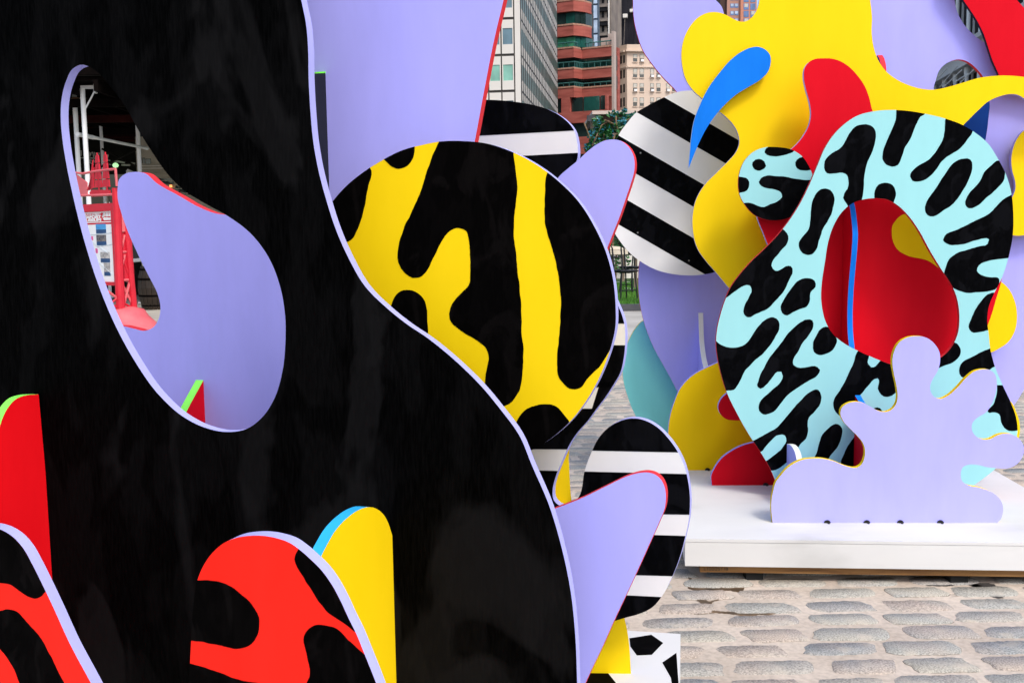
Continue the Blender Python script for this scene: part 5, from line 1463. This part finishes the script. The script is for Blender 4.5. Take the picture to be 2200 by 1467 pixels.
s2 = spots('S2', M['blackb'], [
    [(90, 225), (112, 240), (150, 270), (210, 285), (290, 270), (330, 220), (380, 150), (430, 105), (475, 93), (508, 115), (515, 155), (490, 210), (450, 270), (400, 330), (340, 380), (290, 440), (255, 510), (225, 550), (190, 553), (150, 560), (90, 450)],
    [(690, 105), (720, 115), (725, 150), (700, 200), (660, 250), (630, 310), (600, 360), (600, 390), (625, 407), (680, 408), (750, 403), (768, 425), (752, 455), (700, 490), (620, 540), (560, 590), (510, 650), (460, 695), (410, 703), (382, 680), (382, 640), (410, 600), (460, 555), (510, 510), (535, 460), (525, 434), (500, 435), (470, 470), (430, 520), (395, 543), (376, 530),
     (385, 480), (410, 420), (450, 350), (510, 270), (580, 180), (640, 125)],
    [(800, 150), (850, 195), (875, 225), (855, 285), (805, 322), (760, 330), (728, 308), (722, 265), (745, 210), (772, 168)],
    [(1012, 300), (980, 370), (950, 440), (920, 510), (880, 570), (855, 610), (850, 650), (868, 688), (920, 720), (980, 660), (1000, 610), (1040, 560), (1080, 510), (1110, 480), (1130, 475), (1140, 505), (1133, 540), (1150, 575), (1190, 593), (1220, 585), (1260, 545), (1300, 500), (1290, 390), (1220, 370), (1148, 368), (1118, 400), (1090, 410), (1070, 390), (1072, 345), (1075, 310), (1050, 270)],
    [(758, 548), (775, 580), (770, 630), (740, 680), (700, 720), (690, 760), (695, 810), (680, 855), (645, 890), (620, 925), (570, 995), (520, 1035), (470, 1057), (420, 1050), (400, 1010), (432, 995), (480, 960), (530, 915), (556, 870), (545, 835), (510, 832), (470, 860), (430, 900), (395, 937), (350, 930), (310, 890), (350, 870), (420, 830), (490, 790), (530, 750), (580, 690), (640, 620), (700, 570)],
    [(880, 765), (905, 790), (905, 840), (890, 890), (860, 930), (830, 970), (800, 1010), (735, 1000), (750, 935), (765, 880), (785, 830), (820, 790), (850, 770)],
    [(988, 840), (950, 890), (922, 950), (900, 1010), (920, 1050), (1000, 1050)],
    [(1470, 440), (1515, 412), (1560, 395), (1615, 372), (1648, 335), (1652, 290), (1632, 260), (1600, 250), (1540, 330), (1450, 400)],
    [(1840, 288), (1790, 310), (1710, 350), (1655, 390), (1642, 430), (1658, 468), (1690, 478), (1760, 490), (1830, 430), (1872, 402), (1910, 390), (1900, 310), (1870, 270)],
    [(1930, 520, 1), (1885, 520, 1), (1880, 580), (1860, 640), (1825, 685), (1870, 690), (1898, 703), (1910, 750), (1940, 798), (1980, 810), (2012, 805), (2060, 790), (2030, 640), (1970, 520, 1)],
    [(1100, 672), (1130, 660), (1158, 682), (1135, 705)]])
panel('cyan_panel', 'big cyan panel with black markings and an egg-shaped hole', RS, PC, cy, (M['cyan'], M['rimred']), [chole], s1 + s2, floor=ZD, th=0.03)

PR = at_Y(on_z(1600, 1044.7, ZD).y)
rd = [(1875, 239), (1867, 209), (1857, 184), (1842, 162.6), (1824, 144), (1805, 132), (1787, 126.5), (1768.5, 126), (1752, 127), (1737, 135), (1729, 147), (1727, 166), (1732, 193), (1739.6, 221), (1742.6, 245), (1738, 270), (1727, 291), (1712, 310), (1695, 325), (1660, 360), (1635, 400), (1624, 440), (1628, 470), (1640, 500), (1651, 529),
      (1680, 600), (1690, 700), (1650, 790), (1590, 835), (1562, 845), (1548, 859), (1543, 873), (1547, 888), (1560, 900), (1577, 903), (1620, 903), (1650, 925), (1640, 945), (1617.6, 950.6), (1595, 957), (1571.6, 968.7), (1551, 984), (1536, 1004.5), (1528, 1023), (1529, 1036), (1531, 1060, 1), (2030, 1060, 1),
      (2060, 900), (2105, 760), (2122, 699), (2129, 680), (2140, 643), (2152, 600), (2140, 500), (2080, 380), (1960, 300)]
yspot = ('painted_spot', px('S1', [(1240, 640), (1212, 652), (1170, 670), (1138, 710), (1130, 765), (1140, 820), (1170, 865), (1220, 895), (1290, 910), (1350, 930), (1410, 972), (1480, 1030), (1560, 1000), (1450, 750), (1320, 640)]), M['yellow'])
o = panel('red_panel', 'red panel behind the cyan one', RS, PR, rd, (M['red'], M['lilac']), (), [yspot], floor=ZD, th=0.03)
notch(PR, 1645, 1044, o)
F1 = fin(PC, 1838, 800, 'L')
panel('red_fin', 'upright red fin edged in blue, seen through the egg-shaped hole', RS, F1,
      [(1812, 400, 1), (1820, 425), (1825, 443), (1829, 470), (1831.5, 500), (1830, 536), (1826, 580), (1822, 632), (1820.5, 680), (1821.5, 717), (1824, 743), (1829, 800), (1838, 851), (1848, 868), (1862, 910), (1866, 960), (1868, 1140, 1), (1794, 1140, 1), (1795, 900), (1797, 700), (1803, 450), (1806, 400, 1)],
      (M['red'], M['blue']), floor=ZD, th=0.028)
F2 = fin(PC, 1690, 1000, 'L')
panel('lilac_fin', 'small lilac fin in front of the cyan panel', RS, F2,
      [(1690, 953, 1), (1697, 955), (1705, 965), (1711, 985), (1714, 1005), (1716, 1130, 1), (1690, 1130, 1)], (M['lilac'], M['white']), floor=ZD, th=0.028)

PY = at_Y(5.78)
yl = [(1632, -120, 1), (1632, 0), (1627.6, 18), (1617, 36), (1604.6, 45.6), (1592, 47.2), (1577, 42), (1558.6, 32), (1540, 26.7), (1522, 27.6), (1500, 38), (1482, 58), (1469.6, 83), (1464, 113.5), (1466, 144), (1474, 172), (1488, 193), (1509.5, 213), (1540, 236), (1561.6, 253), (1577, 270), (1586, 288), (1588.5, 307), (1581.6, 326.7), (1564.7, 346.6), (1540, 371),
      (1515.6, 395.7), (1497, 426), (1489, 455), (1488, 490), (1500, 536.5), (1518, 562), (1540.5, 588), (1568, 621), (1610, 670), (1700, 690), (1850, 650), (1950, 500), (2020, 340), (2069, 270), (2084, 254.6), (2103, 236), (2124, 218), (2149, 207), (2173, 202.5), (2185.6, 204), (2200, 211.6), (2235, 250), (2290, 240), (2260, 185), (2200, 166), (2167, 163), (2136.5, 163.5), (2103, 168), (2069, 178),
      (2038, 187), (2007.7, 193), (1983, 191.7), (1958.6, 185.6), (1928, 172), (1903, 153), (1888, 132), (1877, 101), (1873, 70.6), (1873.6, 37), (1869.6, 0), (1862, -120, 1)]
panel('yellow_panel', 'big yellow curling panel along the top', RS, PY, yl, (M['yellow'], M['paleL']), th=0.025)
PB = at_Y(5.72)
cm = px('R4', [(422, 1180, 1), (430, 1080), (440, 970), (460, 850), (500, 740), (560, 620), (640, 510), (730, 410), (800, 360), (860, 335), (910, 330), (960, 350), (993, 390), (997, 440), (980, 500), (930, 555), (850, 605), (760, 660), (680, 730), (610, 810), (560, 880), (510, 970), (470, 1060)])
panel('blue_comma', 'blue comma fixed on the yellow panel', RS, PB, cm, (M['blue'], M['white']), th=0.02)
PD = at_Y(5.48)
ds = px('S1', [(234, 470), (245, 400), (275, 335), (330, 285), (400, 262), (460, 262), (530, 272), (600, 310), (642, 365), (668, 430), (668, 510), (640, 580), (592, 635), (540, 668), (470, 688), (400, 685), (330, 658), (278, 605), (245, 545)])
sp = spots('S1', M['blackb'], [
    [(388, 292), (393, 275), (430, 250), (500, 245), (562, 283), (530, 300), (480, 312), (435, 316), (403, 308)],
    [(355, 330), (385, 345), (395, 370), (375, 393), (345, 398), (322, 380), (320, 350), (335, 335)],
    [(610, 318), (590, 325), (567, 350), (575, 385), (612, 398), (650, 395), (700, 385), (650, 320)],
    [(215, 440), (260, 437), (290, 450), (298, 480), (285, 515), (250, 530), (215, 533)],
    [(355, 465), (365, 440), (400, 427), (460, 430), (540, 442), (620, 455), (700, 462), (700, 580), (600, 720), (400, 730), (290, 690), (250, 600), (270, 588), (310, 590), (350, 605), (385, 613), (420, 595), (460, 580), (488, 555), (480, 525), (450, 510), (400, 500), (370, 490)]])
panel('cyan_disc', 'small cyan disc with black markings', RS, PD, ds, (M['cyan'], M['rimred']), (), sp, th=0.02)
PS = at_Y(6.16)
dk = [(1485, 195), (1454, 198.5), (1426.7, 209.5), (1390, 228.5), (1365, 244), (1347.7, 264), (1333.5, 283), (1318, 315), (1304, 370), (1302, 430), (1309, 470), (1319, 497), (1333.5, 520), (1355, 545), (1383, 566), (1411, 580), (1440, 588), (1470, 591.5), (1505, 590.5), (1540, 583), (1590, 540), (1630, 450), (1625, 330), (1590, 250), (1530, 203)]
def band(x0, ya, yb, sl=0.576):
    a, b = 1230.0, 1680.0
    return ('painted_stripe', [(a, ya + (a - x0) * sl), (b, ya + (b - x0) * sl), (b, yb + (b - x0) * sl), (a, yb + (a - x0) * sl)], M['blackb'], 1)
st = [band(1426.7, 209.5, 275.3), band(1350, 303.7, 364), band(1346, 429, 492.3)]
panel('striped_disc', 'big disc in slanting black and white bands', RS, PS, dk, (M['white'], M['white']), (), st, th=0.03)
PK = at_Y(6.34)
lk = [(1358, -150, 1), (1360, 0), (1362, 40), (1370, 76.7), (1380.7, 107), (1399, 135), (1423.6, 165.6), (1454, 198), (1480, 260), (1470, 400), (1400, 500), (1375, 560), (1371.6, 600), (1372.7, 634), (1377.8, 668), (1386, 699), (1403, 743), (1427, 787.5), (1444, 818), (1458, 846), (1490, 900), (1520, 1200, 1), (1660, 1200, 1), (1650, 600), (1600, 350), (1565, 150), (1556, 60), (1555, 29), (1550, 14), (1537, 0), (1500, -60), (1490, -150, 1)]
panel('lilac_panel', 'tall lilac panel behind the striped disc', RS, PK, lk, (M['lilac'], M['rimred']), floor=ZD, th=0.03)
F3 = fin(PK, 1500, 730, 'L')
panel('lilac_fin', 'upright lilac fin with a pale edge, above the low yellow lobe', RS, F3,
      [(1500, 663.5, 1), (1501, 700), (1503, 740), (1507, 770), (1512, 793), (1516, 830), (1515, 870, 1), (1500, 870, 1)], (M['lilac'], M['white']), floor=ZD, th=0.03)
PT = at_Y(6.47)
tl = px('S3', [(825, 262), (780, 308), (740, 378), (710, 458), (697, 550), (703, 640), (730, 740), (780, 862), (850, 970), (960, 1120), (1000, 1700, 1), (1350, 1700, 1), (1300, 900), (1100, 500), (960, 280)])
panel('teal_panel', 'teal panel behind the lilac one', RS, PT, tl, (M['teal'], M['yellow']), floor=ZD, th=0.03)
PQ = at_Y(on_z(1480, 1013.8, ZD).y)
yo = px('S3', [(985, 985), (988, 920), (1000, 850), (1025, 770), (1060, 690), (1110, 630), (1170, 585), (1230, 555), (1297, 525), (1450, 480), (1650, 520), (1750, 800), (1760, 1300, 1), (1060, 1300, 1), (1010, 1080)])
o = panel('yellow_panel', 'low yellow lobe beside the teal panel', RS, PQ, yo, (M['yellow'], M['lilac']), floor=ZD, th=0.03)
notch(PQ, 1520, 1013, o)

PZ = at_Y(5.99, 2000)
lr = [(1820, -160, 1), (2048, -160, 1), (2050.6, 0), (2055, 21.5), (2063, 40), (2075, 58), (2093.6, 76.7), (2116.6, 93), (2160, 112), (2250, 150), (2330, 300), (2330, 600), (2280, 720), (2208, 822), (2190, 853), (2175, 874), (2120, 900), (2000, 900), (1950, 600), (1900, 300), (1850, 170)]
hl = px('R5', [(835, 630), (850, 560), (870, 500), (910, 455), (960, 428), (1010, 418), (1060, 428), (1110, 460), (1150, 500), (1180, 540), (1180, 620), (1000, 690), (860, 680)])
panel('lilac_panel', 'lilac panel behind the yellow curl, top right', RS, PZ, lr, (M['lilac'], M['rimred']), [hl], th=0.03)
PX = at_Y(5.9, 2000)
rr = [(2040, -60), (2069, 0), (2084, 21.5), (2099.7, 46), (2112, 70.6), (2122.7, 101), (2133, 132), (2145.7, 161), (2152, 182), (2200, 196), (2270, 205), (2290, 120), (2240, 50), (2200, 17), (2184, 0), (2120, -70)]
panel('red_panel', 'red swoosh in the top right corner', RS, PX, rr, (M['red'], M['charcoal']), th=0.025)
nv = [(2050, 300), (2046, 262), (2085, 216), (2122, 206), (2126, 222), (2124, 250), (2120.5, 282), (2116, 305), (2100, 340)]
panel('navy_panel', 'navy panel edged in red under the yellow curl', RS, at_Y(5.93, 2000), nv, (M['navy'], M['rimred']), th=0.025)
yb_ = [(2200, 280.7), (2186, 297), (2176.5, 319), (2172.7, 343.6), (2175, 368), (2181, 389.6), (2181.6, 405), (2172, 430), (2150, 470), (2158, 498), (2178, 506), (2205, 505), (2260, 490), (2300, 400), (2260, 285)]
panel('yellow_panel', 'yellow blob at the right edge', RS, at_Y(5.9, 2000), yb_, (M['yellow'], M['paleL']), th=0.025)
yc = [(2151.5, 606), (2166, 619), (2179, 643), (2185, 673), (2181, 709.5), (2166, 735), (2144, 750), (2129, 757), (2095, 745), (2080, 680), (2100, 620), (2130, 598)]
panel('yellow_panel', 'yellow lobe beside the cyan panel', RS, at_Y(5.87, 2000), yc, (M['yellow'], M['paleL']), th=0.025)
yd = [(2165, 860), (2184, 887), (2190.5, 909), (2190, 935), (2180, 955), (2150, 935), (2148, 880)]
panel('yellow_panel', 'yellow sliver at the cyan panel, lower right', RS, at_Y(5.43, 2000), yd, (M['yellow'], M['yellow']), th=0.025)
F4 = fin(PZ, 1884, 135, 'L')
panel('navy_fin', 'short navy fin with a coral edge', RS, F4, [(1870, 118.5, 1), (1885, 119.5), (1891, 133), (1893.5, 150), (1893, 170, 1), (1870, 170, 1)], (M['navy'], M['rimred']), th=0.028)

steel = mixed('screw_head', [(0.10, 0.10, 0.10), (0.25, 0.25, 0.25)], rough=0.35)
def screw(pl, parent, pts):
    for x, y in pts:
        u, z = pl.uz(x, y)
        m = MB()
        n = 8
        m.v = [pl.P(u + .0055 * math.cos(6.283 * k / n), z + .0055 * math.sin(6.283 * k / n), 0.0011) for k in range(n)] + [pl.P(u + .0045 * math.cos(6.283 * k / n), z + .0045 * math.sin(6.283 * k / n), 0.0022) for k in range(n)]
        m.f = [tuple(range(n, 2 * n))] + [(i, (i + 1) % n, n + (i + 1) % n, n + i) for i in range(n)]
        m.m = [0] * len(m.f)
        m.build('screw', steel, parent)
screw(PS, bpy.data.objects['striped_disc'], [(1376, 329), (1370, 500), (1480, 560)])
